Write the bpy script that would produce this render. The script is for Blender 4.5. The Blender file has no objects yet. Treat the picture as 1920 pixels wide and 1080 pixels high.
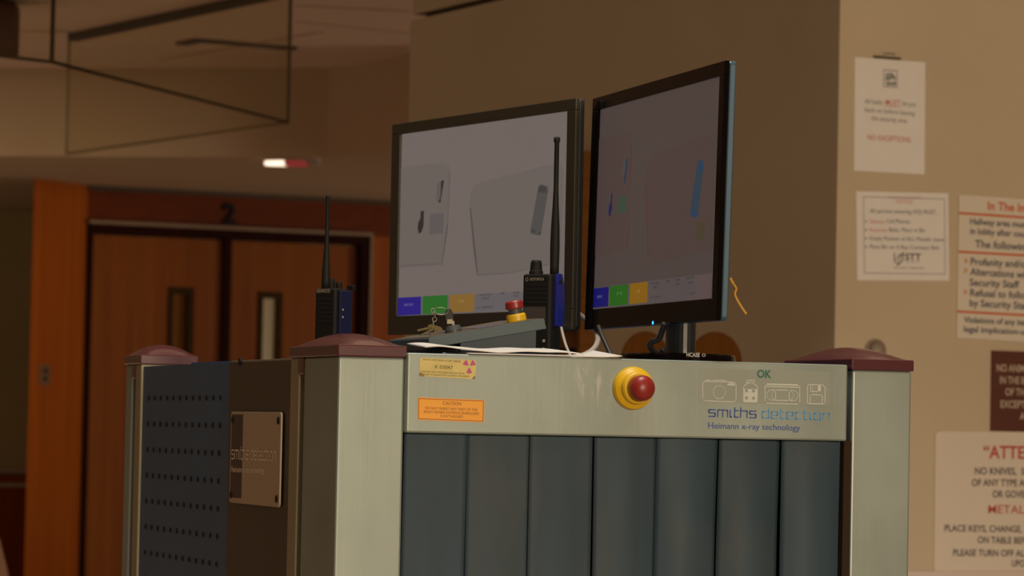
import bpy, bmesh, math, random
from mathutils import Vector, Matrix
random.seed(7)
C = bpy.context.scene.collection
SC = bpy.context.scene
R = math.radians

# ------------------------------------------------------------------ camera
F = 6500.0                       # focal length in pixels of a 1920 wide frame
HC = 1.18                        # lens height
PITCH = math.atan(260 / F)
ROLL = 0.020
_c, _s = math.cos(PITCH), math.sin(PITCH)
FW = Vector((0, _c, _s)); _r = Vector((1, 0, 0)); _u = Vector((0, -_s, _c))
IX = _r * math.cos(ROLL) + _u * math.sin(ROLL)
IY = -_r * math.sin(ROLL) + _u * math.cos(ROLL)
CAM = Vector((0, 0, HC))
cd = bpy.data.cameras.new('camera'); cam = bpy.data.objects.new('camera', cd); C.objects.link(cam)
cd.sensor_width = 36; cd.lens = F / 1920 * 36; cd.clip_end = 100
m3 = Matrix((IX, IY, -FW)).transposed()
cam.matrix_world = Matrix.Translation(CAM) @ m3.to_4x4()
cd.dof.use_dof = True; cd.dof.focus_distance = 4.95; cd.dof.aperture_fstop = 10.5
SC.camera = cam

# ------------------------------------------------------------------ world, lights, exposure
SC.view_settings.view_transform = 'Standard'; SC.view_settings.look = 'None'
SC.view_settings.gamma = 1; SC.view_settings.use_curve_mapping = False
SC.view_settings.exposure = 0.0
w = bpy.data.worlds.new('world'); SC.world = w; w.use_nodes = True
bg = w.node_tree.nodes['Background']; bg.inputs[0].default_value = (1.0, 0.54, 0.27, 1); bg.inputs[1].default_value = 0.10

def area(name, loc, target, sx, sy, power, col):
    l = bpy.data.lights.new(name, 'AREA'); l.shape = 'RECTANGLE'; l.size = sx; l.size_y = sy
    l.energy = power; l.color = col
    o = bpy.data.objects.new(name, l); C.objects.link(o); o.location = loc
    d = Vector(target) - Vector(loc); o.rotation_euler = d.to_track_quat('-Z', 'Y').to_euler()
    return o
# daylight from the entrance windows far behind the photographer, to the right
area('window_daylight', (7.0, -15.0, 3.3), (0.6, 8.0, 1.2), 5.0, 1.4, 2350, (1.0, 0.79, 0.55))
# a lit ceiling panel in front of the scanner
area('ceiling_panel', (0.0, 1.6, 4.9), (0.25, 4.7, 1.0), 1.2, 0.6, 10, (0.9, 1.0, 0.95))
# ceiling fitting right above the scanner
area('overhead_fitting', (0.1, 4.75, 4.9), (0.1, 4.75, 0.0), 1.2, 1.2, 105, (1.0, 0.95, 0.84))
# unseen light added behind the middle wall to brighten the hall
area('corridor_fill', (4.2, 12.5, 1.1), (-1.5, 14.2, 1.8), 1.8, 1.9, 34, (1.0, 0.80, 0.58))
cl = area('soffit_fill', (4.2, 16.0, 0.9), (-0.5, 16.9, 2.1), 1.2, 1.0, 7, (1.0, 0.80, 0.56)); cl.data.spread = R(60)  # added fill, unseen, lifts the right end of the soffit
# added unseen downlight left of the view, brightens the hall by floor bounce
area('hall_bounce_fill', (-4.0, 12.8, 2.66), (-4.0, 12.8, 0.0), 1.4, 1.4, 48, (1.0, 0.80, 0.60)).data.spread = R(110)
# added unseen fill at the far left for the left wall and ceiling
lw = area('hall_left_fill', (-6.8, 14.0, 0.9), (-2.2, 18.4, 1.6), 2.0, 1.5, 6, (1.0, 0.72, 0.46)); lw.data.spread = R(130)

# ------------------------------------------------------------------ geometry helpers
def ray(px, py): return FW + IX * ((px - 960) / F) - IY * ((py - 540) / F)
def at_y(px, py, Y):
    d = ray(px, py); return CAM + d * (Y / d.y)
def at_z(px, py, z):
    d = ray(px, py); return CAM + d * ((z - HC) / d.z)

class Frame:                     # x = right along the surface, y = into it, z = up
    def __init__(s, loc, yaw=0.0, tilt=0.0):
        s.o = Vector(loc); s.yaw = yaw
        r = Vector((math.cos(yaw), math.sin(yaw), 0)); n = Vector((-math.sin(yaw), math.cos(yaw), 0)); z = Vector((0, 0, 1))
        s.x = r; s.y = n * math.cos(tilt) - z * math.sin(tilt); s.z = z * math.cos(tilt) + n * math.sin(tilt)
    def w(s, p): return s.o + s.x * p[0] + s.y * p[1] + s.z * p[2]
    def l(s, p):
        d = Vector(p) - s.o; return Vector((d @ s.x, d @ s.y, d @ s.z))
    def hit(s, px, py, v=0.0):   # where a line of sight meets the plane y = v, in local coordinates
        d = ray(px, py); t = ((s.o + s.y * v - CAM) @ s.y) / (d @ s.y); return s.l(CAM + d * t)
    def hit_x(s, px, py, u=0.0):
        d = ray(px, py); t = ((s.o + s.x * u - CAM) @ s.x) / (d @ s.x); return s.l(CAM + d * t)
    def at(s, p, dyaw=0.0): return Frame(s.w(p), s.yaw + dyaw)
WORLD = Frame((0, 0, 0))

class MB:
    def __init__(s, fr=WORLD): s.bm = bmesh.new(); s.f = fr
    def V(s, p): return s.bm.verts.new(s.f.w(p))
    def face(s, pts): s.bm.faces.new([s.V(p) for p in pts]); return s
    def box(s, a, b):
        x0, y0, z0 = a; x1, y1, z1 = b
        v = [s.V(p) for p in ((x0,y0,z0),(x1,y0,z0),(x1,y1,z0),(x0,y1,z0),(x0,y0,z1),(x1,y0,z1),(x1,y1,z1),(x0,y1,z1))]
        for q in ((0,3,2,1),(4,5,6,7),(0,1,5,4),(1,2,6,5),(2,3,7,6),(3,0,4,7)): s.bm.faces.new([v[i] for i in q])
        return s
    def prism(s, pts, y0, y1, ax='y'):         # polygon in (x,z) swept along y; ax='z': polygon in (x,y) swept along z; ax='x': (y,z)
        def P(p, t): return (p[0], t, p[1]) if ax == 'y' else ((p[0], p[1], t) if ax == 'z' else (t, p[0], p[1]))
        a = [s.V(P(p, y0)) for p in pts]; b = [s.V(P(p, y1)) for p in pts]; n = len(pts)
        s.bm.faces.new(a); s.bm.faces.new(b[::-1])
        for i in range(n): s.bm.faces.new([a[i], b[i], b[(i+1) % n], a[(i+1) % n]])
        return s
    def hexa(s, lo, hi):                        # two quads joined into a solid
        a = [s.V(p) for p in lo]; b = [s.V(p) for p in hi]
        s.bm.faces.new(a); s.bm.faces.new(b[::-1])
        for i in range(4): s.bm.faces.new([a[i], b[i], b[(i+1) % 4], a[(i+1) % 4]])
        return s
    def lathe(s, prof, c=(0,0,0), axis=(0,0,1), n=28):   # prof: (radius, height along axis)
        ax = Vector(axis).normalized(); t = Vector((1,0,0)) if abs(ax.x) < .8 else Vector((0,1,0))
        e1 = ax.cross(t).normalized(); e2 = ax.cross(e1); c = Vector(c); rings = []
        for r, h in prof:
            if r < 1e-6: rings.append([s.V(c + ax*h)])
            else: rings.append([s.V(c + ax*h + e1*(r*math.cos(2*math.pi*i/n)) + e2*(r*math.sin(2*math.pi*i/n))) for i in range(n)])
        for a, b in zip(rings, rings[1:]):
            for i in range(n):
                j = (i+1) % n
                if len(a) == 1 and len(b) == 1: continue
                if len(a) == 1: s.bm.faces.new([a[0], b[i], b[j]])
                elif len(b) == 1: s.bm.faces.new([a[i], b[0], a[j]])
                else: s.bm.faces.new([a[i], b[i], b[j], a[j]])
        for e in (rings[0], rings[-1]):
            if len(e) > 2: s.bm.faces.new(e)
        return s
    def tube(s, pts, rad, n=10, smooth=0):
        pts = [Vector(p) for p in pts]
        if smooth:                              # Catmull-Rom
            q = [pts[0]] + pts + [pts[-1]]; out = []
            for i in range(1, len(q)-2):
                for k in range(smooth):
                    t = k/smooth; a, b, c, d = q[i-1], q[i], q[i+1], q[i+2]
                    out.append(.5*((2*b) + (c-a)*t + (2*a-5*b+4*c-d)*t*t + (3*b-a-3*c+d)*t**3))
            pts = out + [pts[-1]]
        rr = rad if isinstance(rad, (list, tuple)) else [rad]*len(pts)
        rings = []; prev = None
        for i, p in enumerate(pts):
            d = (pts[min(i+1, len(pts)-1)] - pts[max(i-1, 0)]).normalized()
            if prev is None: prev = d.cross(Vector((.31, .2, .93)) if abs(d.z) < .9 else Vector((1, 0, 0))).normalized()
            e1 = (prev - d*(prev @ d)).normalized(); e2 = d.cross(e1); prev = e1
            rings.append([s.V(p + e1*(rr[i]*math.cos(2*math.pi*k/n)) + e2*(rr[i]*math.sin(2*math.pi*k/n))) for k in range(n)])
        for a, b in zip(rings, rings[1:]):
            for i in range(n): s.bm.faces.new([a[i], b[i], b[(i+1) % n], a[(i+1) % n]])
        s.bm.faces.new(rings[0]); s.bm.faces.new(rings[-1][::-1]); return s
    def torus(s, c, R_, r, e1, e2, n=24, m=8):
        c = Vector(c); e1 = Vector(e1).normalized(); e2 = Vector(e2).normalized(); e3 = e1.cross(e2); g = []
        for i in range(n):
            a = 2*math.pi*i/n; d = e1*math.cos(a) + e2*math.sin(a)
            g.append([s.V(c + d*(R_ + r*math.cos(2*math.pi*k/m)) + e3*(r*math.sin(2*math.pi*k/m))) for k in range(m)])
        for i in range(n):
            for k in range(m): s.bm.faces.new([g[i][k], g[(i+1) % n][k], g[(i+1) % n][(k+1) % m], g[i][(k+1) % m]])
        return s
    def grid(s, fn, nu, nv):
        g = [[s.V(fn(i/nu, j/nv)) for j in range(nv+1)] for i in range(nu+1)]
        for i in range(nu):
            for j in range(nv): s.bm.faces.new([g[i][j], g[i+1][j], g[i+1][j+1], g[i][j+1]])
        return s
    def stroke(s, pts, wd, v, closed=False):    # flat line of width wd along (x,z) points on the plane y = v
        pts = [Vector((p[0], p[1])) for p in pts]
        if closed: pts = pts + [pts[0]]
        for a, b in zip(pts, pts[1:]):
            d = b - a
            if d.length < 1e-7: continue
            d.normalize(); n = Vector((-d.y, d.x)) * wd/2; a2 = a - d*wd*.4; b2 = b + d*wd*.4
            s.face([(q.x, v, q.y) for q in (a2-n, b2-n, b2+n, a2+n)])
        return s
    def build(s, name, mat, parent=None, bevel=0, smooth=False, solid=0, seg=2, kind=None):
        bmesh.ops.recalc_face_normals(s.bm, faces=s.bm.faces[:])
        me = bpy.data.meshes.new(name)
        root = parent
        while root is not None and root.parent is not None: root = root.parent
        if root is not None:
            Mi = MAT4[root.name].inverted(); s.bm.transform(Mi); o = bpy.data.objects.new(name, me); o.parent = parent
        else:
            lo = [min(v.co[i] for v in s.bm.verts) for i in range(3)]; hi = [max(v.co[i] for v in s.bm.verts) for i in range(3)]
            c = Vector(((lo[0]+hi[0])/2, (lo[1]+hi[1])/2, lo[2]))
            s.bm.transform(Matrix.Translation(-c)); o = bpy.data.objects.new(name, me); o.location = c
            MAT4[o.name] = Matrix.Translation(c)
        s.bm.to_mesh(me); s.bm.free()
        for mm in (mat if isinstance(mat, list) else [mat]): me.materials.append(mm)
        if smooth: me.polygons.foreach_set('use_smooth', [True]*len(me.polygons)); 
        C.objects.link(o)
        if solid: md = o.modifiers.new('solid', 'SOLIDIFY'); md.thickness = solid; md.offset = 0
        if bevel: md = o.modifiers.new('bevel', 'BEVEL'); md.width = bevel; md.segments = seg; md.limit_method = 'ANGLE'; md.angle_limit = R(40)
        if kind: o['kind'] = kind
        return o
MAT4 = {}
def tag(o, label, cat, group=None):
    o['label'] = label; o['category'] = cat
    if group: o['group'] = group
    return o
def thing(name, label, cat, fr, group=None):
    o = bpy.data.objects.new(name, None); C.objects.link(o); o.empty_display_size = .05
    o.location = fr.o; o.rotation_euler = (0, 0, fr.yaw)
    MAT4[o.name] = Matrix.Translation(fr.o) @ Matrix.Rotation(fr.yaw, 4, 'Z')
    return tag(o, label, cat, group)
def struct_root(name, fr):
    o = bpy.data.objects.new(name, None); C.objects.link(o); o.location = fr.o; o.rotation_euler = (0, 0, fr.yaw); o['kind'] = 'structure'
    MAT4[o.name] = Matrix.Translation(fr.o) @ Matrix.Rotation(fr.yaw, 4, 'Z'); return o
def part_label(o, label): o['label'] = label; return o

def rrect(x0, z0, x1, z1, r, n=5):
    out = []
    for cx, cz, a0 in ((x1-r, z1-r, 0), (x0+r, z1-r, 90), (x0+r, z0+r, 180), (x1-r, z0+r, 270)):
        for k in range(n+1):
            a = R(a0 + 90*k/n); out.append((cx + r*math.cos(a), cz + r*math.sin(a)))
    return out
def arc(cx, cz, rx, rz, a0, a1, n=20):
    return [(cx + rx*math.cos(R(a0+(a1-a0)*k/n)), cz + rz*math.sin(R(a0+(a1-a0)*k/n))) for k in range(n+1)]

# lettering: the built-in font turned into a flat mesh
_tc = {}
def text_raw(t, off=0.0):
    k = (t, off)
    if k not in _tc:
        cu = bpy.data.curves.new('t', 'FONT'); cu.body = t; cu.size = 1; cu.resolution_u = 4; cu.offset = off; cu.fill_mode = 'FRONT'
        ob = bpy.data.objects.new('t', cu); C.objects.link(ob)
        bpy.context.view_layer.update(); dg = bpy.context.evaluated_depsgraph_get()
        me = bpy.data.meshes.new_from_object(ob.evaluated_get(dg))
        vs = [(v.co.x, v.co.y) for v in me.vertices]; fs = [tuple(p.vertices) for p in me.polygons]
        bpy.data.objects.remove(ob); bpy.data.curves.remove(cu); bpy.data.meshes.remove(me)
        _tc[k] = (vs, fs)
    return _tc[k]
def ext(t, off=0.0):
    vs, _ = text_raw(t, off); xs = [v[0] for v in vs]; return min(xs), max(xs)
CAPH = max(v[1] for v in text_raw('H')[0])
def put_text(mb, t, a, b, cap, v, off=0.0, prefix=None):
    """t on the plane y=v of mb's frame: baseline from pixel a to pixel b (end of prefix, if given), capitals cap pixels tall"""
    f = mb.f; A = f.hit(a[0], a[1], v); B = f.hit(b[0], b[1], v); T = f.hit(a[0], a[1]-cap, v)
    d = Vector((B.x-A.x, B.z-A.z)); L = d.length; d.normalize(); n = Vector((-d.y, d.x))
    h = (Vector((T.x-A.x, T.z-A.z))).length
    x0, x1 = ext(prefix or t, off); sx = L/(x1-x0); sy = h/CAPH
    vs, fs = text_raw(t, off); out = []
    for x, y in vs:
        q = Vector((A.x, A.z)) + d*((x-x0)*sx) + n*(y*sy); out.append(mb.V((q.x, v, q.y)))
    for q in fs:
        try: mb.bm.faces.new([out[i] for i in q])
        except ValueError: pass
    return mb

# ------------------------------------------------------------------ materials
def lin(c):
    c = c/255.0; return c/12.92 if c <= .04045 else ((c+.055)/1.055)**2.4
def srgb(*c): return tuple(lin(x) for x in c) + (1,)
def mat(name, col, rough=.6, metal=0.0, var=0.0, scale=(8, 8, 8), detail=4, spec=.5, bump=0.0, coat=0.0, emit=None, estr=1.0, rvar=0.0):
    """procedural: object coordinates drive a noise that varies colour, roughness and bump"""
    m = bpy.data.materials.new(name); m.use_nodes = True; nt = m.node_tree; b = nt.nodes['Principled BSDF']
    c = tuple(col) if len(col) == 4 else tuple(col) + (1,)
    b.inputs['Base Color'].default_value = c; b.inputs['Roughness'].default_value = rough; b.inputs['Metallic'].default_value = metal
    b.inputs['Specular IOR Level'].default_value = spec; b.inputs['Coat Weight'].default_value = coat; b.inputs['Coat Roughness'].default_value = .08
    tc = nt.nodes.new('ShaderNodeTexCoord'); mp = nt.nodes.new('ShaderNodeMapping'); mp.inputs['Scale'].default_value = scale
    nz = nt.nodes.new('ShaderNodeTexNoise'); nz.inputs['Scale'].default_value = 1; nz.inputs['Detail'].default_value = detail
    nt.links.new(tc.outputs['Object'], mp.inputs[0]); nt.links.new(mp.outputs[0], nz.inputs['Vector'])
    if var:
        rp = nt.nodes.new('ShaderNodeValToRGB')
        rp.color_ramp.elements[0].position = .3; rp.color_ramp.elements[1].position = .72
        rp.color_ramp.elements[0].color = tuple(x*(1-var) for x in c[:3]) + (1,); rp.color_ramp.elements[1].color = tuple(min(1, x*(1+var)) for x in c[:3]) + (1,)
        nt.links.new(nz.outputs['Fac'], rp.inputs[0]); nt.links.new(rp.outputs[0], b.inputs['Base Color'])
    if rvar:
        mr = nt.nodes.new('ShaderNodeMapRange'); mr.inputs['To Min'].default_value = max(0, rough-rvar); mr.inputs['To Max'].default_value = rough+rvar
        nt.links.new(nz.outputs['Fac'], mr.inputs[0]); nt.links.new(mr.outputs[0], b.inputs['Roughness'])
    if bump:
        bp = nt.nodes.new('ShaderNodeBump'); bp.inputs['Strength'].default_value = bump; bp.inputs['Distance'].default_value = .002
        nt.links.new(nz.outputs['Fac'], bp.inputs['Height']); nt.links.new(bp.outputs[0], b.inputs['Normal'])
    if emit: b.inputs['Emission Color'].default_value = tuple(emit[:3]) + (1,); b.inputs['Emission Strength'].default_value = estr
    return m
def emis(name, col, s=1.0):
    """a lit display: emits, with a weak satin surface"""
    return mat(name, (.006, .006, .006), rough=.35, spec=.25, emit=col, estr=s)
def wood(name, c0, c1, rough=.42, sc=1.0, ax='z'):
    m = bpy.data.materials.new(name); m.use_nodes = True; nt = m.node_tree; b = nt.nodes['Principled BSDF']; b.inputs['Roughness'].default_value = rough
    b.inputs['Specular IOR Level'].default_value = .12
    tc = nt.nodes.new('ShaderNodeTexCoord'); mp = nt.nodes.new('ShaderNodeMapping')
    mp.inputs['Scale'].default_value = {'z': (26*sc, 26*sc, .8*sc), 'x': (.8*sc, 26*sc, 26*sc)}[ax]
    nz = nt.nodes.new('ShaderNodeTexNoise'); nz.inputs['Scale'].default_value = 1; nz.inputs['Detail'].default_value = 7; nz.inputs['Distortion'].default_value = .6
    rp = nt.nodes.new('ShaderNodeValToRGB'); rp.color_ramp.elements[0].position = .3; rp.color_ramp.elements[1].position = .7
    rp.color_ramp.elements[0].color = tuple(c0)+(1,); rp.color_ramp.elements[1].color = tuple(c1)+(1,)
    nt.links.new(tc.outputs['Object'], mp.inputs[0]); nt.links.new(mp.outputs[0], nz.inputs[0]); nt.links.new(nz.outputs['Fac'], rp.inputs[0]); nt.links.new(rp.outputs[0], b.inputs['Base Color'])
    return m
def steel(name, col, scuff=None):
    """brushed light steel with soft blotches; scuff = (centre, size) of a patch of pale scratches"""
    m = mat(name, col, rough=.42, metal=.35, var=.11, scale=(9, 9, 5), detail=5, rvar=.07, spec=.5)
    nt = m.node_tree; b = nt.nodes['Principled BSDF']
    tc = nt.nodes.new('ShaderNodeTexCoord'); mp = nt.nodes.new('ShaderNodeMapping'); mp.inputs['Scale'].default_value = (160, 160, 3)
    nz = nt.nodes.new('ShaderNodeTexNoise'); nz.inputs['Scale'].default_value = 1; nz.inputs['Detail'].default_value = 2
    bp = nt.nodes.new('ShaderNodeBump'); bp.inputs['Strength'].default_value = .06; bp.inputs['Distance'].default_value = .001
    nt.links.new(tc.outputs['Object'], mp.inputs[0]); nt.links.new(mp.outputs[0], nz.inputs[0]); nt.links.new(nz.outputs['Fac'], bp.inputs['Height']); nt.links.new(bp.outputs[0], b.inputs['Normal'])
    if scuff:
        c, sz = scuff
        sub = nt.nodes.new('ShaderNodeVectorMath'); sub.operation = 'SUBTRACT'; sub.inputs[1].default_value = c
        dv = nt.nodes.new('ShaderNodeVectorMath'); dv.operation = 'DIVIDE'; dv.inputs[1].default_value = sz
        ln = nt.nodes.new('ShaderNodeVectorMath'); ln.operation = 'LENGTH'
        nt.links.new(tc.outputs['Object'], sub.inputs[0]); nt.links.new(sub.outputs[0], dv.inputs[0]); nt.links.new(dv.outputs[0], ln.inputs[0])
        fo = nt.nodes.new('ShaderNodeMapRange'); fo.inputs['From Min'].default_value = 1; fo.inputs['From Max'].default_value = .2; nt.links.new(ln.outputs['Value'], fo.inputs[0])
        n2 = nt.nodes.new('ShaderNodeTexNoise'); n2.inputs['Scale'].default_value = 60; n2.inputs['Detail'].default_value = 6; n2.inputs['Distortion'].default_value = 1.2
        m2 = nt.nodes.new('ShaderNodeMapping'); m2.inputs['Rotation'].default_value = (0, R(25), 0); m2.inputs['Scale'].default_value = (1.3, 1, .35)
        nt.links.new(tc.outputs['Object'], m2.inputs[0]); nt.links.new(m2.outputs[0], n2.inputs[0])
        th = nt.nodes.new('ShaderNodeMapRange'); th.inputs['From Min'].default_value = .53; th.inputs['From Max'].default_value = .72; nt.links.new(n2.outputs['Fac'], th.inputs[0])
        mu = nt.nodes.new('ShaderNodeMath'); mu.operation = 'MULTIPLY'; nt.links.new(fo.outputs[0], mu.inputs[0]); nt.links.new(th.outputs[0], mu.inputs[1])
        mx = nt.nodes.new('ShaderNodeMixRGB'); mx.inputs[2].default_value = (.50, .50, .46, 1)
        old = b.inputs['Base Color'].links[0].from_socket
        nt.links.new(mu.outputs[0], mx.inputs[0]); nt.links.new(old, mx.inputs[1]); nt.links.new(mx.outputs[0], b.inputs['Base Color'])
    return m
def glass(name, tint, a):
    m = bpy.data.materials.new(name); m.use_nodes = True; nt = m.node_tree; nt.nodes.remove(nt.nodes['Principled BSDF'])
    t = nt.nodes.new('ShaderNodeBsdfTransparent'); t.inputs[0].default_value = tuple(tint)+(1,)
    g = nt.nodes.new('ShaderNodeBsdfGlossy'); g.inputs['Roughness'].default_value = .03
    fr = nt.nodes.new('ShaderNodeFresnel'); fr.inputs[0].default_value = a
    mx = nt.nodes.new('ShaderNodeMixShader'); ge = nt.nodes.new('ShaderNodeNewGeometry'); inv = nt.nodes.new('ShaderNodeMath'); inv.operation = 'SUBTRACT'; inv.inputs[0].default_value = 1
    mu = nt.nodes.new('ShaderNodeMath'); mu.operation = 'MULTIPLY'
    nt.links.new(ge.outputs['Backfacing'], inv.inputs[1]); nt.links.new(fr.outputs[0], mu.inputs[0]); nt.links.new(inv.outputs[0], mu.inputs[1])
    nt.links.new(mu.outputs[0], mx.inputs[0]); nt.links.new(t.outputs[0], mx.inputs[1]); nt.links.new(g.outputs[0], mx.inputs[2])
    nt.links.new(mx.outputs[0], nt.nodes['Material Output'].inputs[0]); return m

M = {}
M['wall'] = mat('tan_wall_paint', (.50, .41, .29), .85, var=.03, scale=(3, 3, 3), bump=.02, spec=.2)
M['wall_dim'] = mat('olive_wall_paint', (.50, .44, .25), .85, var=.03, scale=(3, 3, 3), spec=.2)
M['ceiling'] = mat('ceiling_paint', (.70, .57, .50), .9, var=.02, scale=(2, 2, 2), spec=.1)
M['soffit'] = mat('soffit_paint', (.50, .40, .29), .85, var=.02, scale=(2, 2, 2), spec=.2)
M['floor'] = mat('floor_tile', (.42, .32, .23), .5, var=.12, scale=(4, 4, 4))
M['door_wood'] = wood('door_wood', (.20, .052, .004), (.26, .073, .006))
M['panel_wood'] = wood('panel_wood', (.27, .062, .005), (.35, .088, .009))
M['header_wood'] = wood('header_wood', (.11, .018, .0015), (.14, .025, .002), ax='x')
M['shade_frame'] = mat('shaded_door_frame', (.022, .004, .002), .8, spec=.1, var=.1)  # shade of the door rabbets put into the frame's colour
M['lit_edge'] = mat('lit_frame_edge', (.26, .17, .11), .6)  # light on the metal frame edge put into a paler colour
M['dark_brown'] = mat('dark_brown_box', (.06, .022, .010), .7, var=.1)
M['dark_slot'] = mat('dark_slot', (.05, .038, .022), .8)
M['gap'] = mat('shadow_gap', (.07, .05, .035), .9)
M['rail'] = mat('chair_rail', (.60, .50, .44), .5)
M['white_paper'] = mat('paper', (.72, .69, .66), .8, var=.02, scale=(20, 20, 20), spec=.2)
M['ink'] = mat('dark_ink', (.06, .05, .06), .7)
M['soft_ink'] = mat('grey_ink', (.16, .14, .13), .8)
M['navy_ink'] = mat('navy_ink', (.055, .055, .10), .7)
M['red_ink'] = mat('red_ink', (.42, .045, .035), .7)
M['pale_red_ink'] = mat('pale_red_ink', (.55, .17, .13), .8)
M['orange_ink'] = mat('orange_ink', (.55, .09, .02), .7)
M['cream_board'] = mat('cream_board', (.64, .58, .48), .6, var=.02)
M['white_board'] = mat('white_board', (.62, .54, .45), .55, var=.015)
M['brown_board'] = mat('brown_board', (.09, .022, .012), .6, var=.05)
M['cream_ink'] = mat('cream_ink', (.45, .36, .27), .7)
M['steel'] = steel('brushed_steel', (.295, .345, .315))
M['strip_steel'] = mat('aluminium_trim', (.34, .30, .20), .45, metal=.3, var=.05)
M['maroon'] = mat('maroon_plastic', (.085, .018, .024), .27, var=.04, spec=.6, coat=.3)
M['slate'] = mat('slate_panel', (.05, .112, .215), .55, var=.06, scale=(5, 5, 5))
M['dkpanel'] = mat('dark_brown_panel', (.075, .058, .035), .5, var=.06)
M['black'] = mat('matte_black', (.012, .011, .010), .55, var=.1)
M['hole'] = mat('hole_black', (.004, .004, .006), .9)
M['rubber'] = mat('curtain_rubber', (.038, .066, .092), .62, var=.16, scale=(26, 26, 2.2), detail=6, bump=.1, spec=.35)
M['plate'] = mat('name_plate', (.50, .40, .29), .45, metal=.2)
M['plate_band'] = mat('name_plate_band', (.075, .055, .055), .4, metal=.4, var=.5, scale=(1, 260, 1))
M['plate_ink'] = mat('plate_lettering', (.95, .85, .68), .6)
M['yellow'] = mat('yellow_plastic', (.74, .46, .012), .4, var=.02)
M['red'] = mat('red_plastic', (.27, .020, .016), .38, var=.04)
M['orange_sticker'] = mat('orange_sticker', (.90, .40, .035), .5)
M['sticker_line'] = mat('sticker_border', (.38, .09, .02), .6)
M['sticker_ink'] = mat('sticker_ink', (.25, .10, .02), .6)
M['gold_sticker'] = mat('gold_sticker', (.66, .55, .19), .5, var=.10, scale=(60, 60, 60))
M['gold_dirt'] = mat('worn_sticker_edge', (.30, .22, .08), .7, var=.3, scale=(120, 120, 120))
M['sticker_text'] = mat('faded_ink', (.10, .09, .04), .7)
M['magenta'] = mat('magenta_ink', (.52, .09, .24), .6)
M['film'] = mat('sticker_film', (.275, .315, .28), .5, metal=.2, var=.04)
M['icon_white'] = mat('icon_white', (.56, .60, .55), .6)
M['ok_green'] = mat('ok_green', (.03, .16, .115), .6)
M['logo_blue'] = mat('logo_blue', (.045, .10, .36), .5)
M['logo_light'] = mat('logo_light_blue', (.10, .34, .68), .5)
M['bezel_matte'] = mat('matte_bezel', (.032, .025, .013), .5, var=.05)
M['bezel_gloss'] = mat('gloss_bezel', (.006, .004, .004), .10, spec=.05)
M['side_reflection'] = mat('reflection_side_band', (.045, .10, .15), .28, metal=.15, var=.08, scale=(4, 4, 9))  # reflection on the glossy black side put into a blue-grey colour
M['shell'] = mat('monitor_shell', (.018, .02, .022), .4, var=.05)
M['console'] = mat('console_grey', (.062, .092, .102), .5, var=.05)
M['console_dark'] = mat('console_dark_grey', (.036, .055, .07), .55, var=.05)
M['console_top'] = mat('console_olive', (.10, .085, .05), .5, var=.1)
M['purple'] = mat('purple_label', (.085, .075, .14), .6)
M['radio'] = mat('radio_black', (.011, .010, .009), .6, var=.1, bump=.05, spec=.2)
M['radio_grey'] = mat('radio_label', (.06, .047, .04), .5)
M['antenna'] = mat('antenna_rubber', (.012, .012, .010), .6, spec=.2)
M['blue_sheen_clip'] = mat('blue_sheen_clip', (.012, .02, .22), .35, var=.1)  # blue reflection on the radio's side put into the clip colour
M['navy_sheen_clip'] = mat('navy_sheen_clip', (.010, .013, .05), .35, var=.1)  # dark blue reflection painted as this clip's colour
M['radio_ink'] = mat('radio_ink', (.42, .36, .26), .5)
M['neck'] = mat('grey_neck', (.06, .07, .075), .5)
M['brass'] = mat('brass', (.10, .075, .022), .4, metal=.4, var=.2, scale=(60, 60, 60))
M['chrome'] = mat('key_steel', (.30, .27, .20), .35, metal=.6)
M['white_cable'] = mat('white_cable', (.52, .46, .40), .5)
M['black_cable'] = mat('black_cable', (.02, .018, .016), .5)
M['yellow_wire'] = mat('yellow_wire', (.60, .33, .06), .5)
M['chair_wood'] = wood('chair_wood', (.075, .024, .002), (.11, .038, .004), rough=.85, sc=2)
M['rack_wood'] = wood('rack_wood', (.10, .036, .007), (.15, .058, .012), ax='x', sc=2)
M['rack_dark'] = mat('rack_gap', (.02, .009, .003), .8)
M['tan_cloth'] = mat('tan_upholstery', (.38, .22, .13), .9, var=.05)
M['switch'] = mat('switch_plate', (.17, .075, .035), .5)
M['grey_knob'] = mat('grey_fixture', (.24, .19, .14), .5)
M['glass'] = glass('clear_glass', (.955, .95, .90), 1.2)
M['glass_edge'] = mat('glass_edge', (.05, .032, .014), .8, spec=.1)
M['glass_edge_pale'] = mat('pale_glass_edge', (.22, .17, .10), .8, spec=.1)
M['pane_dim'] = mat('dim_pane', (.20, .085, .02), .8, spec=.1)
M['pane_lit'] = mat('lit_pane', (.1, .07, .04), .3, emit=srgb(86, 68, 40), estr=.9)
M['lamp_hot'] = emis('lamp_lens', (1.0, .80, .58), 1.7)
M['lamp_red'] = emis('lamp_red_lens', (.20, .022, .02), 1.0)
M['lamp_body'] = mat('lamp_body', (.42, .32, .27), .5)

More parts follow.
